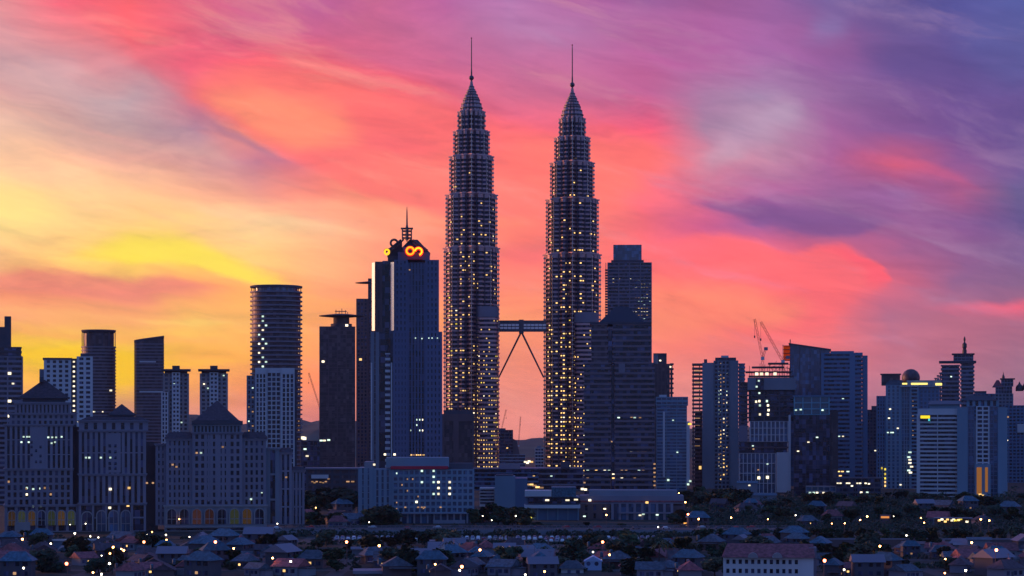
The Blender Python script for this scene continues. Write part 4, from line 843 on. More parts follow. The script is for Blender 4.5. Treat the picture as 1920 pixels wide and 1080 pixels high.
pts = [(1708+3.4*(i % 2), 738+4.6*i) for i in range(18)]; s.dots(pts, 1.3, .9, .2, [L_dim]); s.dots([(1704, 857), (1706, 862), (1706, 868), (1709, 875), (1704, 882), (1707, 886), (1706, 848)], 3.6, 1.8, -.7, [L_white, L_cool])
s.dots([(1655, 878), (1661, 880), (1661, 889), (1661, 897), (1661, 904), (1661, 911)], 1.8, 2.4, -.2, [L_warm, L_yel]); s.dots([(1668, 784), (1670, 767), (1672, 811), (1666, 811), (1675, 811), (1684, 803), (1689, 909), (1643, 845)], 2.2, 1.3, -.4, [L_cool, L_white])
s = Site('globe_topped_tower', 'far tower topped by a dark globe, behind the yellow lit rooftop strip', 1688, 1730, 2200)
s.vol(1692, 1724, 0, 24, 722, None, 3.6, 1.3, wall=c_dark, bay=4); MB().lathe([(.3+s.k*16*sin(pi*i/14), s.z(708)-s.k*16*cos(pi*i/14)) for i in range(1, 14)], 24, (s.x(1708), 12)).build('globe', bronze, s.o, smooth=True)
b = MB()
for i in range(8):
    a = 2*pi*i/8
    for j in range(8): t0, t1_ = pi*j/8, pi*(j+1)/8; r = s.k*16.4; cx_, cz_ = s.x(1708), s.z(708); b.tube((cx_+r*sin(t0)*cos(a), 12+r*sin(t0)*sin(a), cz_+r*cos(t0)), (cx_+r*sin(t1_)*cos(a), 12+r*sin(t1_)*sin(a), cz_+r*cos(t1_)), .22, 4)
b.build('globe_ribs', steel_d, s.o)
s = Site('tiered_spire_tower', 'tall tower of shrinking tiers with wide ledges and a short spire', 1762, 1828, 2100)
s.vol(1765, 1800, 1, 24, 684, None, 4.0, 1.8, wall=c_band, proud=1.0, glass=glass_d); s.vol(1800, 1826, 0, 25, 680, None, 4.0, 1.8, wall=c_pink, proud=1.0, glass=glass_d)
for i in range(5): s.vol(1762-i*4.4+0, 1766-i*4.4+1, 3, 20, 698+5*i, None, 4.0, 1.8, wall=c_band, proud=.8, glass=glass_d)
s.rb(1762, 1829, -1.5, 26, 676.5, 680, c_dark, 'roof_ledge'); s.vol(1788, 1824, 3, 21, 664.5, 676.5, 4, 1.2, wall=c_pink, bay=4, glass=glass_d); s.rb(1785, 1826, 1, 23, 662.5, 664.5, c_dark, 'roof_ledge')
MB().lathe([(s.k*4, s.z(662.5)), (s.k*4, s.z(655)), (s.k*2.6, s.z(654)), (s.k*4.2, s.z(650)), (s.k*4.2, s.z(644)), (s.k*2, s.z(642)), (s.k*1.1, s.z(640)), (s.k*2, s.z(636)), (s.k*1.8, s.z(634)), (.3, s.z(630))], 12, (s.x(1808), 12)).build('spire', bronze, s.o)
s.dots([(1784, 706)], 2, 1.5, .8, [L_cool])
s = Site('hotel', 'pale hotel slab with striped balconies, a yellow rooftop sign and an orange lit atrium', 1722, 1886, 1690)
s.vol(1724, 1795, 0, 24, 776, None, 3.35, 1.5, wall=c_white, glass=glass_d, proud=1.5, solid=[(s.x(1722), s.x(1728), 0, s.z(776)), (s.x(1759), s.x(1760.5), 0, s.z(776))])
s.rb(1724, 1802, 1, 23, 766, 776, c_white, 'attic'); s.rb(1745, 1800, 2, 22, 756, 766, c_pale, 'attic'); MB().pyr(s.x(1742), s.x(1806), 0, 24, s.z(758), s.z(751), .85).build('hipped_roof', c_pink, s.o)
s.rb(1795, 1814, -3, 24, 764, None, c_pale, 'end_wall'); s.vol(1814, 1826, 0, 22, 762, None, 3.35, .5, wall=c_blue, glass=glass_b, bay=3); s.vol(1829, 1853, -1, 22, 762, None, 3.35, 1.2, wall=c_white, glass=glass_d, proud=1.2, bay=5, pier=1.0)
s.vol(1853, 1868, 0, 22, 762, None, 3.35, .6, wall=c_blue, glass=glass_b, bay=2.6); s.rb(1868, 1885, -3, 23, 764, None, c_pale, 'end_wall'); s.vol(1812, 1870, 1, 22, 750, 762, 5, .7, wall=c_pale, glass=glass_d, bay=5, pier=2.2)
MB().pyr(s.x(1800), s.x(1868), 0, 22, s.z(751), s.z(741), .5).build('hipped_roof', c_dark, s.o)
s.rb(1827, 1855, -4, -.9, 870, 932, c_pale, 'atrium_frame'); MB().box(s.x(1830), s.x(1839), -4.4, -4.05, s.z(926), s.z(876)).box(s.x(1845), s.x(1850), -4.4, -4.05, s.z(922), s.z(876)).build('lit_atrium', glow('atrium_light', (1.0, .38, .10), .32), s.o); s.dots([(1841, 930), (1836, 928)], 3, 3, -4.5, [L_warm])
g = MB().box(s.x(1728), s.x(1747), -1.2, -.2, s.z(788), s.z(778)).build('roof_sign', c_dark, s.o); MB().box(s.x(1729), s.x(1746), -1.4, -1.22, s.z(784.5), s.z(779)).build('sign_face', glow('yellow_sign_light', (1.0, .72, .03), 1.6), g)
MB().box(s.x(1743), s.x(1746), -1.4, -1.22, s.z(789), s.z(785)).build('sign_face', glow('cyan_sign_light', (.1, .9, .9), .8), g); s.dots([(1886, 782)], 1.6, 1.6, -3.2, [L_dim])
s = Site('domed_mansion_block', 'far apartment block crowned with small turrets and domes at the frame edge', 1858, 1940, 2200)
s.vol(1860, 1900, 0, 26, 738, None, 3.5, 1.5, wall=c_grey, bay=3.6, pier=1.2); s.vol(1884, 1940, -3, 24, 760, None, 3.5, 1.6, wall=c_blue, bay=4, pier=1.3); s.vol(1868, 1898, 2, 22, 724, 738, 3.4, 1.0, wall=c_pink, bay=3)
s.vol(1878, 1900, 4, 18, 711, 724, 3.4, 1.0, wall=c_pink, bay=3); MB().pyr(s.x(1862), s.x(1882), 2, 16, s.z(726), s.z(712), .2).build('pyramid_roof', roof_r, s.o); s.rb(1876, 1903, 3, 19, 709, 711, c_dark, 'roof_ledge')
for px, py, r in ((1882, 706, 3), (1911, 724, 7), (1922, 722, 6)): MB().lathe([(s.k*r, s.z(py+9)), (s.k*r, s.z(py+3)), (s.k*r*.8, s.z(py-1)), (s.k*r*.35, s.z(py-4)), (.15, s.z(py-9))], 14, (s.x(px), 10)).build('cupola', bronze, s.o)
s.lit(1886, 1920, -3, 765, 880, 3.5, 4, .02, 1.8, 1.3, [L_white, L_cool])
g = MB().box(s.x(1907), s.x(1934), -5, -3.2, s.z(811), s.z(795)).build('white_sign_board', c_white, s.o)
s = Site('flat_roofed_block', 'low striped block beside the hotel with blue roofs', 1826, 1890, 2000); s.vol(1826, 1862, 0, 20, 738, 790, 3.5, 1.3, wall=c_blue, bay=4); s.rb(1828, 1850, 4, 14, 733, 738, c_dark)
s.rb(1826, 1862, 1, 20, 790, None, c_grey, 'podium')
# ---- middle ground
s = Site('brown_framed_block', 'dark brown block with a pale frame between the blue tower and twin tower', 829, 890, 1930)
s.rb(831, 887, 1, 30, 790, None, bronze, 'glazing'); b = MB()
for a_, c_ in ((829, 833), (850, 860), (885, 889)): s.box(b, a_, c_, 0, 31, 789, None)
s.box(b, 829.2, 888.8, .1, 30.9, 776, 790); b.build('stone_frame', c_brown, s.o); s.rb(832, 886, 3, 26, 769, 776, c_dark)
s = Site('far_office_block', 'far dull office block with a curving roof edge, seen between the twin towers', 928, 982, 3000)
b = MB().loft([[(s.x(q), y, 0) for q, y in ((928, 0), (980, 0), (980, 30), (928, 30))], [(s.x(q), y, s.z(p)) for q, y, p in ((928, 0, 806), (969, 0, 826), (969, 30, 826), (928, 30, 806))]]); b.build('glazing', c_brown, s.o)
s.vol(930, 962, -2, 26, 806, None, 4.5, 1.6, wall=c_dark, bay=6); s.rb(932, 948, 4, 18, 803, 806, c_dark); s.vol(930, 985, -6, 20, 852, None, 4.5, 2, wall=c_grey); s.dots([(951, 840)], 3, 2, -2.6, [L_warm])
s = Site('far_white_block', 'small pale far block against the star tower base', 1000, 1020, 2700); s.vol(1003, 1020, 0, 20, 840, None, 4, 1.4, wall=c_white, bay=4); s.rb(1007, 1014, 4, 10, 836, 840, c_grey)
s = Site('shopping_mall', 'long low mall with dark bands between the twin tower bases', 884, 1094, 1900)
s.vol(884, 1094, 0, 60, 878, None, 5.2, 1.6, wall=c_band, glass=glass_d, proud=.8); s.vol(890, 1010, -8, 0, 886, None, 4.4, 1.4, wall=c_blue, glass=glass_d, proud=.7); s.rb(935, 975, 8, 30, 872, 878, c_pink); s.rb(1052, 1068, -3, 20, 866, 878, c_dark)
s.lit(930, 1050, -8, 888, 905, 4.4, 5, .16, 2.5, 1.2, [L_dim, L_warm, L_cool]); s.dots([(985, 866), (992, 865), (997, 866), (989, 868)], 3.2, 2, -.4, [L_white, L_warm]); s.dots([(989, 908), (996, 908), (1002, 910), (1015, 914), (1008, 913)], 5, 1.8, -9, [L_warm, L_dim])
s = Site('blank_grey_block', 'blank grey windowless block beside the white curved hall', 926, 990, 1420)
s.rb(928, 966, 0, 30, 893, None, c_pale, 'wall'); s.rb(966, 989, 3, 32, 897, None, c_blue, 'wall'); s.rb(930, 962, 3, 26, 890.5, 893, c_dark, 'roof_parapet'); s.rb(899, 928, 6, 26, 915, 950, c_white, 'annex'); 
for i in range(5): s.rb(900, 926, 5.4, 6, 918+6*i, 921+6*i, glass_d, 'window')
s = Site('white_hall', 'low white hall with long blue fascia bands and a glowing yellow doorway', 983, 1088, 1230)
s.rb(984, 1086, 4, 40, 932, None, c_blue, 'wall'); s.rb(984, 1034, 0, 20, 920, 931, c_white, 'roof_fascia'); s.rb(1034, 1080, 1, 30, 914, 932, roof_t, 'rooftop_plant_room'); s.rb(983, 1088, -.5, 41, 947, 953, c_white, 'fascia_band'); s.rb(990, 1088, 2.2, 4, 934, 944, glass_d, 'window')
for i in range(6): MB().box(s.x(988+19*i), s.x(988+19*i)+.6, 2, 4.2, 0, s.z(947)).build('wall_pier', c_pale, s.o)
pass; s.dots([(990, 972)], 4.4, 3.2, 1.9, [glow('doorway_light', (1.0, .86, .12), 2.2, True)], 'lit_doorway'); s.dots([(1026, 938), (1064, 938), (1080, 937)], 3, 1.2, 1.9, [L_white]); s.dots([(1020, 980)], 1.5, 1, 1.9, [L_white])
s = Site('colonnaded_hall', 'low pink hall with a row of tall windows and a red brown roof band', 1084, 1284, 1240)
s.vol(1086, 1160, 2, 30, 945, None, 4.5, 1.2, wall=c_brown, glass=glass_d, bay=6, pier=3.4); s.rb(1086, 1282, 4, 34, 930, 945, c_pink, 'upper_wall'); s.rb(1104, 1270, 8, 32, 920, 930, c_grey, 'upper_wall'); s.rb(1084, 1284, 3.4, 35, 939, 942, roof_r, 'roof_band')
s.vol(1146, 1262, 0, 30, 943, 979, 8, .9, wall=c_pink, glass=glass_b, bay=4.2, pier=1.5, proud=.8); s.rb(1160, 1262, -1.2, 0, 960, 963, c_pink, 'balcony_rail'); s.rb(1262, 1284, 3, 28, 948, None, c_brown, 'wall')
s.dots([(1106, 938), (1213, 942), (1098, 918), (1092, 917)], 2.2, 1.6, -.2, [L_warm, L_white]); s.dots([(1134, 954), (1096, 968), (1200, 966), (1206, 964), (1232, 965)], 2, 1, -1.4, [L_white, L_cool]); s.dots([(1254, 982)], 3, 1.6, -.6, [L_white])
s = Site('terracotta_block', 'low terracotta shop block below the dark disc roofed tower', 572, 672, 1500)
s.vol(574, 672, 0, 26, 880, None, 3.8, 1.4, wall=c_dark, bay=6, pier=1.6, glass=bronze); s.rb(572, 674, -1, 27, 877, 880, c_pink, 'roof_slab'); s.rb(584, 616, -1.5, 0, 890, 897, c_white, 'sign_board'); s.dots([(586, 903), (590, 905), (594, 903), (601, 904), (606, 905), (611, 903), (616, 898)], 2, 1, -.5, [L_dim]); s.dots([(652, 903), (661, 903)], 3, 1.2, -.5, [L_dim])
s = Site('glass_depot', 'low dark depot with white roof lights left of the dark disc roofed tower', 564, 600, 1700); s.vol(564, 600, 0, 30, 826, None, 4, 1, wall=c_dark, bay=6, glass=glass_d); s.dots([(568, 821), (571, 822)], 3.6, 3, .5, [L_white]); s.dots([(602, 826), (608, 826), (616, 825), (576, 855), (572, 842)], 3.0, 1.6, -1, [L_white, L_cool])
s = Site('lit_petrol_kiosk', 'small kiosk glowing orange and yellow beside white parked trailers', 1281, 1302, 1150, cat='kiosk')
s.rb(1283, 1299, 0, 6, 984, None, c_white, 'wall'); MB().box(s.x(1282), s.x(1301), -1.5, 7, s.z(984)+.02, s.z(981)).build('canopy', glow('orange_canopy_light', (1.0, .42, .08), 1.6, True), s.o); MB().box(s.x(1285), s.x(1289), -.3, 0, s.z(995), s.z(986)).box(s.x(1292), s.x(1297), -.3, 0, s.z(995), s.z(986)).build('lit_window', glow('red_sign_light', (1.0, .12, .08), 1.0), s.o)
MB().box(s.x(1284), s.x(1298), -.6, -.32, s.z(999), s.z(996.5)).build('lit_counter', L_yel, s.o)
for nm, px0, px1, py, lab in (('grey', 1383, 1420, 902, 'blue roofed site cabin below the unfinished tower'), ('x', 1375, 1455, 925, 'long pale site shed in front of the white hoarding')):
    s = Site('site_shed', lab, px0, px1, 1580 if nm == 'grey' else 1540, cat='shed'); s.rb(px0, px1, 0, 12, py+4, None, c_grey, 'wall'); MB().gable(s.x(px0)-.5, s.x(px1)+.5, -.8, 13, s.z(py+4)+.02, s.z(py)).build('roof', roof_t, s.o); s.dots([(px0+22, py+8)], 2, 1.2, -.2, [L_white])

# ------------------------------------------------------------------ ground, hills, roads
def ordw(n):
    u = 'zeroth first second third fourth fifth sixth seventh eighth ninth tenth eleventh twelfth thirteenth fourteenth fifteenth sixteenth seventeenth eighteenth nineteenth'.split()
    if n < 20: return u[n]
    t = {2: 'twent', 3: 'thirt', 4: 'fort', 5: 'fift', 6: 'sixt', 7: 'sevent', 8: 'eight', 9: 'ninet'}[n//10]
    return t+'ieth' if n % 10 == 0 else t+'y-'+u[n % 10]
def structure(o): o['kind'] = 'structure'; return o
gm = mat('ground_earth', (.013, .017, .014), .95, 0, .45, .02)
structure(MB().add([(-9000, -300, 0), (9000, -300, 0), (9000, 16000, 0), (-9000, 16000, 0)], [(0, 1, 2, 3)]).build('ground', gm))
def sheet(name, x0, x1, y0, y1, z, m): return structure(MB().add([(x0, y0, z), (x1, y0, z), (x1, y1, z), (x0, y1, z)], [(0, 1, 2, 3)]).build(name, m))
for y in (778, 842, 906, 968): sheet('road', -330, 330, y-3.5, y+3.5, .004, asph)
for x in (-150, -62, 20, 74, 150): sheet('road', x-3, x+3, 700, 971, .010, asph)
sheet('car_park', X(560, 985), X(1290, 985), 976, 1026, .014, asph)
def ridge(name, Y, d, prof, seed, m):
    rr = random.Random(seed); x0, x1 = X(-900, Y), X(2900, Y); n = 260; vs = []; rows = 8
    def hh(x):
        px = CX+x*F/Y
        for (a, pa), (b_, pb) in zip(prof, prof[1:]):
            if a <= px <= b_: return Z(pa+(pb-pa)*(1-cos(pi*(px-a)/(b_-a)))/2, Y)
        return 40
    for j in range(rows):
        t = j/(rows-1)
        for i in range(n): x = x0+(x1-x0)*i/(n-1); vs.append((x+rr.uniform(-6, 6), Y+d*t, -2+(hh(x)+rr.uniform(-2.5, 2.5))*sin(pi*.62*t)**.8/1.0 if j else -2))
    fs = [(j*n+i, j*n+i+1, (j+1)*n+i+1, (j+1)*n+i) for j in range(rows-1) for i in range(n-1)]
    return structure(MB().add(vs, fs).build(name, m, smooth=True))
hill_m = mat('hill_forest', (.05, .07, .05), .95, 0, .4, .004)
ridge('hills', 6900, 1900, [(-900, 760), (150, 764), (240, 768), (330, 792), (400, 786), (448, 774), (500, 786), (575, 774), (620, 790), (720, 812), (900, 822), (985, 827), (1010, 822), (1150, 815), (1400, 800), (1650, 790), (2900, 780)], 11, hill_m)
ridge('hills', 4600, 900, [(-900, 800), (300, 806), (560, 800), (600, 812), (900, 836), (1020, 838), (1300, 826), (2900, 812)], 5, hill_m)
# ------------------------------------------------------------------ highway and viaduct
hw = thing('highway', 'long raised highway on a grey retaining wall behind the car park', 'highway', (0, 1052, 0)); hw['kind'] = 'structure'
xa, xb = X(470, 1052), X(1500, 1052)
MB().box(xa, xb, 0, 22, 0, 2.6).build('retaining_wall', c_grey, hw); MB().box(xa, xb, .3, 21.7, 2.6, 2.62).build('road_surface', asph, hw)
b = MB()
for y in (.1, 21.5):
    b.box(xa, xb, y, y+.15, 3.3, 3.65)
    n = 120
    for i in range(n): x = xa+(xb-xa)*i/n; b.box(x, x+.15, y+.02, y+.13, 2.6, 3.3)
b.build('guard_rail', c_band, hw)
vd_ = thing('viaduct', 'pale topped raised road wall crossing behind the trees and blue roofed sheds', 'viaduct', (0, 925, 0)); vd_['kind'] = 'structure'
xa, xb = X(1535, 925), X(1960, 925)
MB().box(xa, xb, 0, 6, 0, 3.9).build('retaining_wall', c_brown, vd_); MB().box(xa, xb, -.2, .2, 3.9, 4.5).build('parapet', c_pink, vd_)
# ------------------------------------------------------------------ trees
leaf = [mat('leaves_dark', (.030, .048, .026), .9, 0, .5, .5), mat('leaves_green', (.042, .066, .030), .9, 0, .5, .5), mat('leaves_olive', (.055, .060, .030), .9, 0, .5, .5)]
bark = mat('bark', (.07, .055, .045), .9, 0, .2, 1)
def crown_mesh(R, H, z0, seed, m, n=900, leaf_=(.5, 1.05)):
    r = random.Random(seed); b = MB(); lobes = []
    for i in range(9):
        a = r.uniform(0, 6.28); q = r.uniform(.15, .72)*R; lobes.append((q*cos(a), q*sin(a), z0+H*r.uniform(.16, .80), r.uniform(.30, .52)*R))
    lobes.append((0, 0, z0+H*.62, R*.5))
    for i in range(n):
        lx, ly, lz, lr = r.choice(lobes); v = Vector((r.gauss(0, 1), r.gauss(0, 1), r.gauss(0, 1))).normalized()*lr*r.uniform(.55, 1.08); v.z *= .75
        p = Vector((lx, ly, lz))+v; s_ = r.uniform(*leaf_); a = Vector((r.gauss(0, 1), r.gauss(0, 1), r.gauss(0, .6))).normalized(); c_ = a.orthogonal().normalized()
        c_ = (c_+v.normalized()*r.uniform(-.4, .4)).normalized()
        b.add([p-a*s_-c_*s_*.6, p+a*s_*.7-c_*s_*.5, p+a*s_+c_*s_*.6, p-a*s_*.6+c_*s_*.7], [(0, 1, 2, 3)])
    return b
def trunk_mesh(h, r0, seed, R):
    r = random.Random(seed); b = MB().tube((0, 0, 0), (0, 0, h), r0, 7, r0*.65)
    for i in range(5): a = r.uniform(0, 6.28); b.tube((0, 0, h*r.uniform(.7, .98)), (R*.5*cos(a), R*.5*sin(a), h*1.0+R*r.uniform(.35, .7)), r0*.5, 5, r0*.15)
    return b
def proto_tree(kind, seed):
    R = {0: 4.6, 1: 5.6, 2: 3.4}[kind]; H = {0: 8.5, 1: 8.0, 2: 9.5}[kind]; th = {0: 2.6, 1: 3.0, 2: 2.6}[kind]
    o = thing('tree', 'x', 'tree'); c_ = crown_mesh(R, H, th*.25, seed, None); c_.build('crown', leaf[seed % 3], o); trunk_mesh(th*1.4, .32, seed, R).build('trunk', bark, o); return o
def proto_palm(seed):
    r = random.Random(seed); o = thing('palm_tree', 'x', 'palm tree'); MB().tube((0, 0, 0), (.6, 0, 9), .28, 6, .18).build('trunk', bark, o); b = MB()
    for i in range(15):
        a = 2*pi*i/15+r.uniform(-.2, .2); u = Vector((cos(a), sin(a), 0)); w_ = Vector((-sin(a), cos(a), 0)); el = r.uniform(.1, .9); p = Vector((.6, 0, 9)); 
        for k in range(5):
            d = u*.8+Vector((0, 0, el-.38*k)); q = p+d; b.add([p-w_*.38, p+w_*.38, q+w_*.30*(1-k/6), q-w_*.30*(1-k/6)], [(0, 1, 2, 3)]); p = q
    b.build('crown', leaf[1], o); return o
TP = [proto_tree(k % 3, 20+k) for k in range(9)]; PP = [proto_palm(1), proto_palm(2)]; used = set()
def copy_thing(root):
    if root.name not in used:
        used.add(root.name); return root
    r = root.copy(); col.objects.link(r)
    for ch in root.children:
        c_ = ch.copy(); col.objects.link(c_); c_.parent = r
        for g in ch.children: d = g.copy(); col.objects.link(d); d.parent = c_
    return r
def put_thing(root, x, y, sc=1.0, rz=0.0, z=0.0):
    o = copy_thing(root); o.location = (x, y, z); o.scale = (sc, sc, sc); o.rotation_euler = (0, 0, rz); return o
rt = random.Random(5)
def tree_zone(rows, where, group):
    """rows: (px, py of the tree top, Y, palm?)"""
    rows = sorted(rows, key=lambda q: q[0])
    for i, (px, py, Y, palm) in enumerate(rows):
        h = Z(py, Y); pr = rt.choice(PP) if palm else rt.choice(TP); k = (12.0 if palm else 11.0)
        sc_ = max(.35, h/k); o = put_thing(pr, X(px, Y), Y, sc_, rt.uniform(0, 6.28)); q = 1 if palm else rt.uniform(1.1, 1.4); o.scale = (sc_*q, sc_*q, sc_)
        nm = 'slender palm' if palm else rt.choice(['dark rounded tree', 'dark leafy tree', 'dull green tree'])
        tag(o, '%s, %s from the left %s' % (nm, ordw(i+1), where), 'palm tree' if palm else 'tree', group)
A = []
for px in range(506, 668, 9): A.append((px+rt.uniform(-3, 3), rt.uniform(952, 968), rt.uniform(1130, 1200), 0))
for px in range(566, 668, 12): A.append((px, rt.uniform(904, 925), rt.uniform(1330, 1450), 0))
for px, py in ((694, 950), (706, 941), (718, 938), (730, 944), (742, 958), (684, 965)): A.append((px, py, 1150, 0))
for px in range(880, 984, 9): A.append((px, rt.uniform(938, 962), rt.uniform(1140, 1220), 0))
A += [(1004, 975, 1110, 0), (1100, 976, 1110, 0), (1166, 978, 1100, 0), (1262, 958, 1180, 0), (1272, 950, 1190, 0)]
tree_zone(A, 'of the tree belt along the highway', 'trees along the highway')
Bz = []
for px in range(1284, 1400, 9): Bz.append((px+rt.uniform(-3, 3), rt.uniform(903, 922), rt.uniform(1420, 1600), 0))
for px in range(1400, 1930, 12): Bz.append((px+rt.uniform(-4, 4), rt.uniform(916, 934) if not 1400 < px < 1500 else rt.uniform(930, 942), rt.uniform(1420, 1640) if px > 1500 else rt.uniform(1420, 1500), rt.random() < .12))
tree_zone(Bz, 'of the far belt below the eastern towers', 'trees below the eastern towers')
Cz = []
for px in range(1300, 1930, 13): Cz.append((px+rt.uniform(-4, 4), rt.uniform(938, 966), rt.uniform(1180, 1360), rt.random() < .12))
tree_zone(Cz, 'of the middle belt below the eastern towers', 'trees below the eastern towers')
Dz = []
for px in range(1330, 1930, 22): Dz.append((px+rt.uniform(-5, 5), rt.uniform(982, 996), rt.uniform(980, 1040), 0))
tree_zone(Dz, 'of the belt behind the raised road wall', 'trees below the eastern towers')
E = []
def big(cx_, cy_, rx, ry, n, Y):
    for i in range(n): a = rt.uniform(0, 6.28); q = sqrt(rt.random()); E.append((cx_+rx*q*cos(a), cy_+ry*q*sin(a), Y+rt.uniform(-22, 22)+(cy_-1030)*-.8, 0))
big(575, 1030, 50, 14, 16, 850); big(455, 1058, 60, 10, 12, 800); big(1310, 1022, 34, 10, 9, 880); big(1590, 1035, 62, 16, 16, 850); big(1852, 1032, 26, 6, 6, 850)
big(55, 992, 16, 6, 5, 1000); big(225, 1048, 22, 8, 5, 830); big(1000, 1040, 40, 8, 7, 880); big(1680, 1055, 50, 12, 10, 790); big(830, 1062, 30, 8, 5, 800); big(330, 1065, 60, 8, 8, 790); big(1180, 1030, 25, 6, 5, 900)
for i in range(105):
    Y = rt.uniform(742, 950); px = rt.uniform(0, 1920)
    if 1345 < px < 1535 and Y < 830: continue
    h = rt.uniform(5, 11.5); E.append((px, HY+(CAMH-h)*F/Y, Y, rt.random() < .08))
for lo, hi, wh in ((-9, 640, 'of the garden trees below the stone blocks'), (640, 1290, 'of the garden trees below the twin towers'), (1290, 2000, 'of the garden trees around the red roofed school')):
    tree_zone([q for q in E if lo <= q[0] < hi], wh, 'trees among the houses')
# shrubs and rough growth nobody could count
ru = random.Random(77); b = MB()
def shrub(x, y, r, h, n):
    for i in range(n):
        v = Vector((ru.gauss(0, 1), ru.gauss(0, 1), abs(ru.gauss(0, 1)))).normalized(); p = Vector((x+v.x*r, y+v.y*r, v.z*h)); a = Vector((ru.gauss(0, 1), ru.gauss(0, 1), ru.gauss(0, .7))).normalized()*ru.uniform(.35, .8); c_ = a.orthogonal().normalized()*ru.uniform(.3, .6)
        b.add([p-a-c_, p+a*.8-c_, p+a+c_, p-a*.7+c_], [(0, 1, 2, 3)])
for i in range(950):
    py = ru.uniform(905, 1075)**1; Y = CAMH*F/(py-HY); px = ru.uniform(-20, 1940)
    if (px < 1280 and Y > 1020) or (560 < px < 1290 and Y > 960): continue
    shrub(X(px, Y), Y, ru.uniform(1.2, 3.2)*(1+(Y > 1100)*.8), ru.uniform(.8, 2.6)*(1+(Y > 1100)*.5), 26)
for i in range(1100):
    Y = ru.uniform(1060, 1650); px = ru.uniform(1270, 1940); shrub(X(px, Y), Y, ru.uniform(2.5, 6), ru.uniform(1.5, 5), 24)
for i in range(170): px = ru.uniform(560, 1280); shrub(X(px, 1110), 1076+ru.uniform(2, 30), ru.uniform(1.5, 3), ru.uniform(1.5, 3.5), 22)
for i in range(60): px = ru.uniform(560, 1290); shrub(X(px, 965), ru.uniform(956, 972), ru.uniform(1.2, 2.5), ru.uniform(.8, 2.0), 22)
for i in range(230): px = ru.uniform(470, 1500); shrub(X(px, 1045), ru.uniform(1036, 1050), ru.uniform(1.5, 3.5), ru.uniform(.8, 3.2), 20)
g = b.build('undergrowth', mat('undergrowth_leaves', (.024, .036, .022), .9, 0, .5, .3)); g['kind'] = 'stuff'; g['label'] = 'rough shrubs and undergrowth between the trees and houses'
# ------------------------------------------------------------------ houses
def proto_house(kind, seed):
    r = random.Random(seed); w_, d_ = r.uniform(7, 10.5), r.uniform(6.5, 9); h = 5.4 if kind == 2 or kind == 6 else 3.0; rm = [roof_g, roof_r, roof_t, roof_b, roof_b, roof_r, c_band, roof_g][kind]; wm = [c_pink, c_grey, c_dark, c_brown][seed % 4]
    o = thing('house', 'x', 'house'); MB().box(-w_/2, w_/2, -d_/2, d_/2, 0, h).build('wall', wm, o); e = .7
    b = MB()
    if kind in (0, 3, 5, 6): b.gable(-w_/2-e, w_/2+e, -d_/2-e, d_/2+e, h+.02, h+2.6)
    else: b.pyr(-w_/2-e, w_/2+e, -d_/2-e, d_/2+e, h+.02, h+2.8, .45, .03)
    rf = b.build('roof', rm, o)
    if kind in (1, 4): MB().box(w_*.2, w_*.2+.8, 0, .8, h+.8, h+3.2).build('chimney', wm, rf)
    if kind in (2, 7): b = MB().box(-w_/2-2.8, -w_/2-.1, -d_/2, d_/2-2, 2.4, 2.6); b.build('porch_roof', roof_g, o)
    if kind in (1, 3, 5, 7): MB().lathe([(.6, h+.6), (.6, h+2.2), (.2, h+2.5)], 10, (-w_*.25, d_*.5+.9)).build('water_tank', [c_white, roof_t][seed % 2], o)
    if kind % 2 == 0: MB().tube((w_*.3, d_*.2, h), (w_*.3, d_*.2, h+4.6), .06, 4).box(w_*.3-.8, w_*.3+.8, d_*.2-.03, d_*.2+.03, h+4.2, h+4.3).build('aerial', steel_d, o)
    if kind in (0, 3, 5): MB().box(w_/2+.02, w_/2+3.2, -d_/2+1, d_/2-1.5, 0, 2.5).build('side_extension', wm, o); MB().box(w_/2-.3, w_/2+3.6, -d_/2+.6, d_/2-1.1, 2.52, 2.72).build('extension_roof', [roof_g, roof_b][seed % 2], o)
    for f in range(2 if kind in (2, 6) else 1):
        for x in (-w_*.3, w_*.05, w_*.32):
            fr = MB().box(x-.75, x+.75, -d_/2-.12, -d_/2-.01, 1.0+f*2.9, 2.3+f*2.9).build('window', glass_d, o)
    if kind in (2, 5, 7): panes(o, [(-w_*.02, -d_/2-.14, 1.7, 0)], 1.3, 1.1, [L_dim, L_warm][seed % 2:][:1])
    MB().box(-w_*.14, -w_*.14+1, -d_/2-.1, -d_/2-.012, 0, 2.1).build('door', c_dark, o)
    return o, ['grey gabled', 'red hipped', 'blue hipped', 'brown gabled', 'brown hipped', 'red gabled', 'pale gabled', 'grey hipped'][kind], ('two storey' if kind in (2, 6) else 'low')
HP = [proto_house(k % 8, 40+k) for k in range(16)]
KEEP = [(1345, 1535, 700, 905), (1560, 1640, 780, 900), (520, 630, 800, 900), (790, 850, 850, 960), (1085, 1138, 730, 830), (655, 735, 700, 770), (90, 190, 840, 960), (60, 95, 700, 830), (1290, 1330, 740, 830), (1455, 1560, 700, 800)]
rh = random.Random(9); hrow = 0
names = ['nearest', 'second', 'third', 'fourth', 'fifth', 'sixth', 'seventh', 'eighth', 'ninth', 'tenth', 'eleventh', 'farthest']
YS = [736, 752, 767, 791, 806, 822, 853, 869, 886, 917, 932, 948]
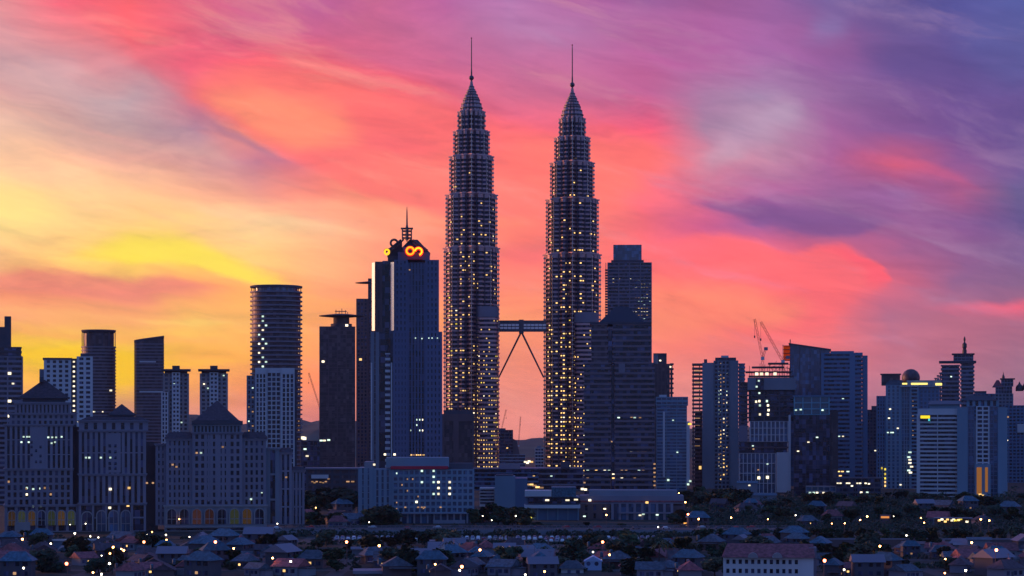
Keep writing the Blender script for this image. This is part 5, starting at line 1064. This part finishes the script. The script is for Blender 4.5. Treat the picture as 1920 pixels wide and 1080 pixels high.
for ri, y in enumerate(YS):
    x = -.245*y; i = 0
    while x < .245*y:
        px = CX+x*F/y
        if not any(a < px < b_ and c_ < y < d_ for a, b_, c_, d_ in KEEP) and not (y > 915 and px > 1520) and not (y > 895 and 560 < px < 1290) and rh.random() < .74 and min(abs(x-q) for q in (-150, -62, 20, 74, 150)) > 9:
            o, rn, st = rh.choice(HP); h_ = put_thing(o, x, y+rh.uniform(-4, 4), rh.uniform(.78, 1.15), rh.choice([0, .1, -.12, pi/2, pi/2+.1, .3, -.4, .7, -.7, 1.2])); i += 1
            tag(h_, '%s house with %s roof, %s from left, %s row' % (st, rn, ordw(i), names[ri]), 'house', 'houses in front of the highway')
        x += rh.uniform(10.5, 14)
for nm, spots in (('eastern trees', [(rh.uniform(1300, 1920), rh.uniform(1070, 1420)) for _ in range(15)]), ('trees beside the podium', [(rh.uniform(560, 668), rh.uniform(1130, 1330)) for _ in range(9)])):
    for i, (px, y) in enumerate(sorted(spots)):
        o, rn, st = rh.choice(HP); h_ = put_thing(o, X(px, y), y, rh.uniform(.9, 1.3), rh.uniform(-.6, .6)); tag(h_, '%s house with %s roof, %s from left in the %s' % (st, rn, ordw(i+1), nm), 'house', 'houses among the tree belts')
# particular low buildings
s = Site('school_building', 'long cream three storey school block with a red roof and round gables', 1355, 1526, 702)
z1 = s.z(1045)
s.vol(1357, 1524, 0, 12, 1045, None, 3.05, 1.55, wall=c_white, glass=glass_d, proud=.8, bay=2.15, pier=1.0, solid=[(s.x(1404), s.x(1406.5), 0, z1+.6), (s.x(1416), s.x(1419), 0, z1+.6), (s.x(1450), s.x(1452.5), 0, z1+.6), (s.x(1462), s.x(1465), 0, z1+.6), (s.x(1500), s.x(1524), 0, z1-.1)])
b = MB().add([(s.x(1354), -1.2, z1), (s.x(1527), -1.2, z1), (s.x(1527), 13, z1), (s.x(1354), 13, z1), (s.x(1364), 6.5, s.z(1021)), (s.x(1524), 6.5, s.z(1021))], [(0, 1, 5, 4), (2, 3, 4, 5), (0, 4, 3), (1, 2, 5), (0, 3, 2, 1)]); b.build('roof', roof_r, s.o)
s.rb(1516, 1530, 4, 10, 1027, None, c_pink, 'end_tower')
for px in (1412, 1457): MB().loft([[(s.x(px)+1.7*cos(pi*j/10), y, z1-.2+1.7*sin(pi*j/10)) for j in range(11)] for y in (-1.5, 1.5)]).build('round_gable', c_cream, s.o)
s = Site('gabled_house', 'small pale blue house front with two round dark windows and a gable', 1096, 1128, 778, cat='house')
bl = mat('pale_blue_paint', (.34, .46, .68), .7, 0, .1); x0, x1 = s.x(1096), s.x(1128); zt = s.z(1053)
b = MB().box(x0, x1, 0, 9, 0, zt); b.build('wall', bl, s.o); b = MB().add([(x0-.3, -.4, zt+.02), (x1+.3, -.4, zt+.02), (x1+.3, 9.3, zt+.02), (x0-.3, 9.3, zt+.02), ((x0+x1)/2, -.4, zt+1.9), ((x0+x1)/2, 9.3, zt+1.9)], [(0, 1, 4), (2, 3, 5), (1, 2, 5, 4), (3, 0, 4, 5), (0, 3, 2, 1)]); b.build('roof', bl, s.o)
for px in (1103.5, 1118.5): MB().loft([[(s.x(px)+.75*cos(2*pi*j/14), y, s.z(1057)+.75*sin(2*pi*j/14)) for j in range(14)] for y in (-.12, -.01)]).build('window', glass_d, s.o)
s = Site('white_bungalow', 'white bungalow with a grey roof just left of the pale blue house', 1050, 1096, 762, cat='house'); s.rb(1052, 1094, 0, 9, 1066, None, c_white, 'wall'); MB().pyr(s.x(1047), s.x(1097), -1, 10, s.z(1066)+.02, s.z(1052), .4, .05).build('roof', roof_g, s.o); s.rb(1064, 1070, -.15, -.01, 1069, 1076, glass_d, 'window'); s.rb(1080, 1087, -.15, -.01, 1069, 1076, glass_d, 'window')
s = Site('red_walled_block', 'tall narrow block with a plain red end wall and white edges', 806, 831, 905); s.rb(809, 828, 0, 10, 1017, None, red_b if 0 else mat('faded_red_wall', (.30, .09, .12), .8, 0, .15), 'wall'); s.rb(806, 809, -.3, 10, 1016, None, c_white, 'edge_wall'); s.rb(828, 831, -.3, 10, 1016, None, c_white, 'edge_wall'); s.rb(805, 832, -.5, 10.4, 1014, 1016, c_grey, 'roof')
s = Site('canopy_building', 'flat building with a row of pale roof lights and small gable at the bottom edge', 664, 724, 748); s.rb(666, 722, 0, 12, 1076, None, c_cream, 'wall'); s.rb(662, 725, -1, 13, 1070, 1076, c_pink, 'roof'); MB().gable(s.x(690), s.x(712), -1.4, 3, s.z(1076), s.z(1071)).build('gable', roof_g, s.o)
s = Site('arched_hall', 'wide hall with curved teal roofs and a white fascia left of the orange lamps', 98, 184, 905)
for a_, c_ in ((100, 138), (142, 180)):
    x0, x1 = s.x(a_), s.x(c_); n = 12; MB().loft([[(x0+(x1-x0)*j/n, y, s.z(1046)+4.5*sin(pi*j/n)) for j in range(n+1)] for y in (0, 24)]).build('arched_roof', roof_t, s.o)
s.rb(100, 180, .5, 23, 1046, None, c_grey, 'wall'); s.rb(98, 184, 26, 27, 1016, 1019, c_white, 'fascia'); s.rb(100, 182, 27.2, 40, 1020, None, c_blue, 'rear_wall')
s = Site('orange_sign_pillar', 'tall glowing orange sign pillar near the bottom edge', 74, 80, 795, cat='sign'); s.rb(72.6, 81, .3, .8, 1048, None, c_dark, 'frame'); s.rb(74, 80, 0, .28, 1050, 1075, glow('orange_sign_light', (1.0, .20, .01), 1.1, True), 'sign_face')
s = Site('food_stall', 'open stall glowing orange under layered awnings beside the school block', 1298, 1320, 800, cat='stall'); s.rb(1299, 1319, 2, 6, 1056, None, c_dark, 'wall'); L_st = glow('orange_stall_light', (1.0, .26, .06), .9, True); s.rb(1297, 1322, -1.5, 5, 1060.5, 1063, L_st, 'lit_awning'); s.rb(1301, 1320, -1.2, 3, 1067, 1069.5, L_st, 'lit_awning'); s.rb(1300, 1312, 0, 4, 1050, 1055, c_brown, 'canopy'); s.dots([(1300, 1048), (1307, 1043), (1320, 1060)], .7, .7, -1.6, [L_white])
for lab, px0, px1, Y, pt, m in (('flat blue roofed shed under the raised road wall', 1815, 1856, 870, 1008, roof_t), ('long blue roofed shed at the far edge of the frame', 1888, 1960, 850, 1028, roof_t), ('pale fenced shed by the raised road wall', 1790, 1816, 880, 1018, c_grey), ('low purple roofed shed by the raised road wall', 1694, 1786, 900, 1016, c_brown), ('blue roofed shed near the orange street lamp', 660, 700, 880, 1026, roof_t), ('long white roofed walkway at the car park end', 1216, 1290, 935, 1017, c_band)):
    s = Site('shed', lab, px0, px1, Y, cat='shed'); s.rb(px0, px1, 0, 10, pt+4, None, c_grey, 'wall'); MB().gable(s.x(px0)-.6, s.x(px1)+.6, -.8, 11, s.z(pt+4)+.02, s.z(pt)).build('roof', m, s.o)
s = Site('terrace_block', 'low terrace with a pink and pale roof right of the red walled block', 832, 905, 900); s.rb(834, 882, 0, 10, 1036, None, c_grey, 'wall'); MB().gable(s.x(832), s.x(884), -1, 11, s.z(1036)+.02, s.z(1027)).build('roof', roof_r, s.o)
s = Site('bus_light_shelter', 'added shelter carrying a strip of yellow bus lights between the eastern trees', 1752, 1822, 1125, cat='shelter'); s.rb(1752, 1822, 0, 8, 971, 972.5, c_grey, 'roof'); s.rb(1754, 1820, 6, 7, 973, None, c_dark, 'back_wall'); s.dots([(1762, 976), (1767, 974), (1777, 974), (1788, 973), (1791, 976), (1797, 975), (1801, 973), (1812, 978), (1773, 978), (1785, 976)], 1.4, 1.0, .4, [L_white, L_yel, L_warm], 'bus_light')  # shelter added to carry a strip of bus lights
s = Site('orange_lit_shop', 'small shop front glowing orange among the eastern trees', 1650, 1670, 1140, cat='shop'); s.rb(1650, 1670, 0, 6, 966, None, c_brown, 'wall'); s.rb(1652, 1667, -.3, -.02, 968, 971.5, glow('shop_light', (1.0, .36, .10), .8), 'lit_window')
s = Site('roadside_billboard', 'pale lilac board beside the glowing kiosk', 1304, 1333, 1130, cat='billboard'); s.rb(1306, 1332, 0, .4, 987, 1000, c_band, 'board'); s.rb(1308, 1309, .1, .3, 1000, None, steel_d, 'post'); s.rb(1328, 1329, .1, .3, 1000, None, steel_d, 'post')
s = Site('lit_tree_sign', 'yellow green lit sign in the dark trees left of the podium', 564, 590, 1160, cat='sign'); s.rb(566, 578, 0, .4, 970, 974, glow('yellow_green_light', (.55, .85, .05), 1.0), 'sign_face'); s.rb(575, 586, 0, .4, 973.5, 976.5, glow('yellow_green_light_dim', (.45, .7, .05), .6), 'sign_face'); s.rb(572, 573, .1, .3, 976.5, None, steel_d, 'post')
# ------------------------------------------------------------------ parked cars
def proto_car(cm):
    o = thing('parked_car', 'x', 'car')
    b = MB().loft([[(x, y, z) for x, y in ((-.85, -2.1), (.85, -2.1), (.9, 0), (.85, 2.1), (-.85, 2.1), (-.9, 0))] for z in (.32, .85)]); b.loft([[(-.82, -.9, .85), (.82, -.9, .85), (.82, 1.7, .85), (-.82, 1.7, .85)], [(-.62, -.35, 1.42), (.62, -.35, 1.42), (.62, 1.2, 1.42), (-.62, 1.2, 1.42)]]); b.build('body', cm, o)
    MB().loft([[(-.76, -.94, .9), (.76, -.94, .9), (.76, -.85, .9), (-.76, -.85, .9)], [(-.58, -.43, 1.36), (.58, -.43, 1.36), (.58, -.38, 1.36), (-.58, -.38, 1.36)]]).build('windscreen', glass_d, o)
    for x in (-.8, .8):
        for y in (-1.3, 1.35): MB().tube((x-.1, y, .32), (x+.1, y, .32), .32, 10).build('wheel', rubber, o)
    return o
CP = [(proto_car(mat('car_white', (.75, .76, .78), .25, 0, .05)), 'white'), (proto_car(mat('car_silver', (.45, .47, .5), .3, .5, .05)), 'silver'), (proto_car(mat('car_dark', (.05, .05, .07), .25, 0, .05)), 'dark'), (proto_car(mat('car_red', (.4, .04, .04), .25, 0, .05)), 'red')]
rc = random.Random(3)
for row, y, lab in ((0, 1014, 'back'), (1, 1001, 'middle'), (2, 984, 'front')):
    n = 0; px = 600 if row < 2 else 620
    while px < (1262 if row < 2 else 1120):
        if rc.random() < (.80 if row < 2 else .5) and not (row == 2 and 780 < px < 850):
            p, cn = CP[rc.choice([0, 0, 0, 1, 1, 2, 3])]; n += 1; o = put_thing(p, X(px, y), y, 1.0, rc.uniform(-.05, .05)+(pi if rc.random() < .4 else 0))
            tag(o, '%s parked car, %s from the left in the %s car park row' % (cn, ordw(n), lab), 'car', 'cars parked by the highway')
        px += 10.6
n = 0; px = 520
while px < 1420:
    p, cn = CP[rc.choice([0, 1, 2, 2, 3])]; n += 1; lane = rc.choice([1057, 1066]); o = put_thing(p, X(px, lane), lane, 1.0, pi/2 if lane == 1057 else -pi/2, 2.63)
    tag(o, '%s car driving on the highway, %s from the left' % (cn, ordw(n)), 'car', 'cars driving on the highway'); px += rc.uniform(24, 78)
# ------------------------------------------------------------------ street lamps
def proto_lamp(m, Hh=8.0):
    o = thing('street_lamp', 'x', 'street lamp'); MB().tube((0, 0, 0), (0, 0, Hh), .11, 6, .07).tube((0, 0, Hh), (0, -.9, Hh+.25), .06, 5).build('pole', steel_d, o)
    MB().lathe([(.12, Hh+.50), (.34, Hh+.40), (.42, Hh+.1), (.28, Hh-.22), (.1, Hh-.3)], 10, (0, -1.1)).build('lamp_head', m, o); return o
def lampglow(n, c, s_): 
    m = glow(n, c, s_, True); return m
LW = proto_lamp(lampglow('white_lamp', (1.0, .86, .62), 12)); LO = proto_lamp(lampglow('orange_lamp', (1.0, .42, .12), 22)); LR = proto_lamp(lampglow('red_orange_lamp', (1.0, .20, .08), 22))
LAMPS = '22 970 o,39 968 w,92 967 w,131 972 w,160 972 w,140 999 w,169 999 w,184 998 w,42 1016 w,95 1018 w,190 1028 w,212 1028 o,227 1020 o,232 1035 o,206 1036 o,270 1028 r,205 1055 w,174 1065 w,190 1070 w,125 1071 r,44 1063 w,404 1028 r,403 1037 o,438 1025 w,311 998 w,355 997 w,378 997 w,403 997 w,427 997 w,312 1010 w,325 1009 w,275 995 w,285 990 w,336 971 w,457 970 w,517 1030 o,511 1041 o,571 940 w,592 950 o,650 1028 r,711 1028 w,692 970 w,801 1030 w,816 1050 w,862 1066 w,866 1077 r,905 961 w,922 968 w,967 965 w,900 1034 w,943 1028 o,969 1030 o,1112 1028 w,1130 1028 r,1143 1037 w,1021 1068 o,1137 968 o,1234 982 w,1247 926 o,1257 926 o,1273 926 o,1280 926 o,1285 945 o,1272 955 w,1290 973 r,1310 973 o,1371 970 o,1546 1065 r,1583 1064 w,1560 974 w,1584 976 w,1613 973 o,1626 971 o,1676 959 w,1727 968 o,1733 976 o,1739 958 w,1839 977 w,1855 978 o,1912 958 w,1773 1037 o,1772 1064 o,1811 1068 w,1822 1022 o,1868 1044 r,1102 938 o,986 908 o,742 940 w,545 1052 w,985 1064 w,1440 968 w,1492 964 w,1650 1024 w,1700 1000 w,520 975 w'.split(',')
LL = []
for q in LAMPS:
    a_, b_, c_ = q.split(); c_ = 'o' if c_ == 'w' and int(a_) % 3 == 0 else c_; LL.append((float(a_), float(b_), c_))
bands = [(0, 960, 'of the farthest lamps'), (960, 990, 'of the lamps behind the highway'), (990, 1024, 'of the lamps along the highway front'), (1024, 1046, 'of the lamps among middle houses'), (1046, 1100, 'of the nearest lamps')]
for lo, hi, wh in bands:
    sel = sorted([q for q in LL if lo <= q[1] < hi])
    for i, (px, py, c_) in enumerate(sel):
        Y = (CAMH-7.0)*F/(py-HY); o = put_thing({'w': LW, 'o': LO, 'r': LR}[c_], X(px, Y), Y+1.1, {'w': rc.uniform(.45, .85), 'o': rc.uniform(.6, 1.0), 'r': 1.15}[c_], 0)
        tag(o, '%s street lamp, %s from left %s' % ({'w': 'white', 'o': 'orange', 'r': 'red orange'}[c_], ordw(i+1), wh), 'street lamp', 'street lamps')


# ------------------------------------------------------------------ haze
hm = bpy.data.materials.new('haze_air'); hm.use_nodes = True; t = hm.node_tree; t.nodes.clear()
v = t.nodes.new('ShaderNodeVolumePrincipled'); o_ = t.nodes.new('ShaderNodeOutputMaterial'); t.links.new(v.outputs[0], o_.inputs['Volume'])
v.inputs['Density'].default_value = 1.3e-5; v.inputs['Color'].default_value = (.60, .66, 1.0, 1); v.inputs['Anisotropy'].default_value = .2
hz = MB().box(-9500, 9500, -350, 9400, -1.0, 560).build('haze', hm); hz['kind'] = 'stuff'; hz['label'] = 'thin evening haze over the whole city'
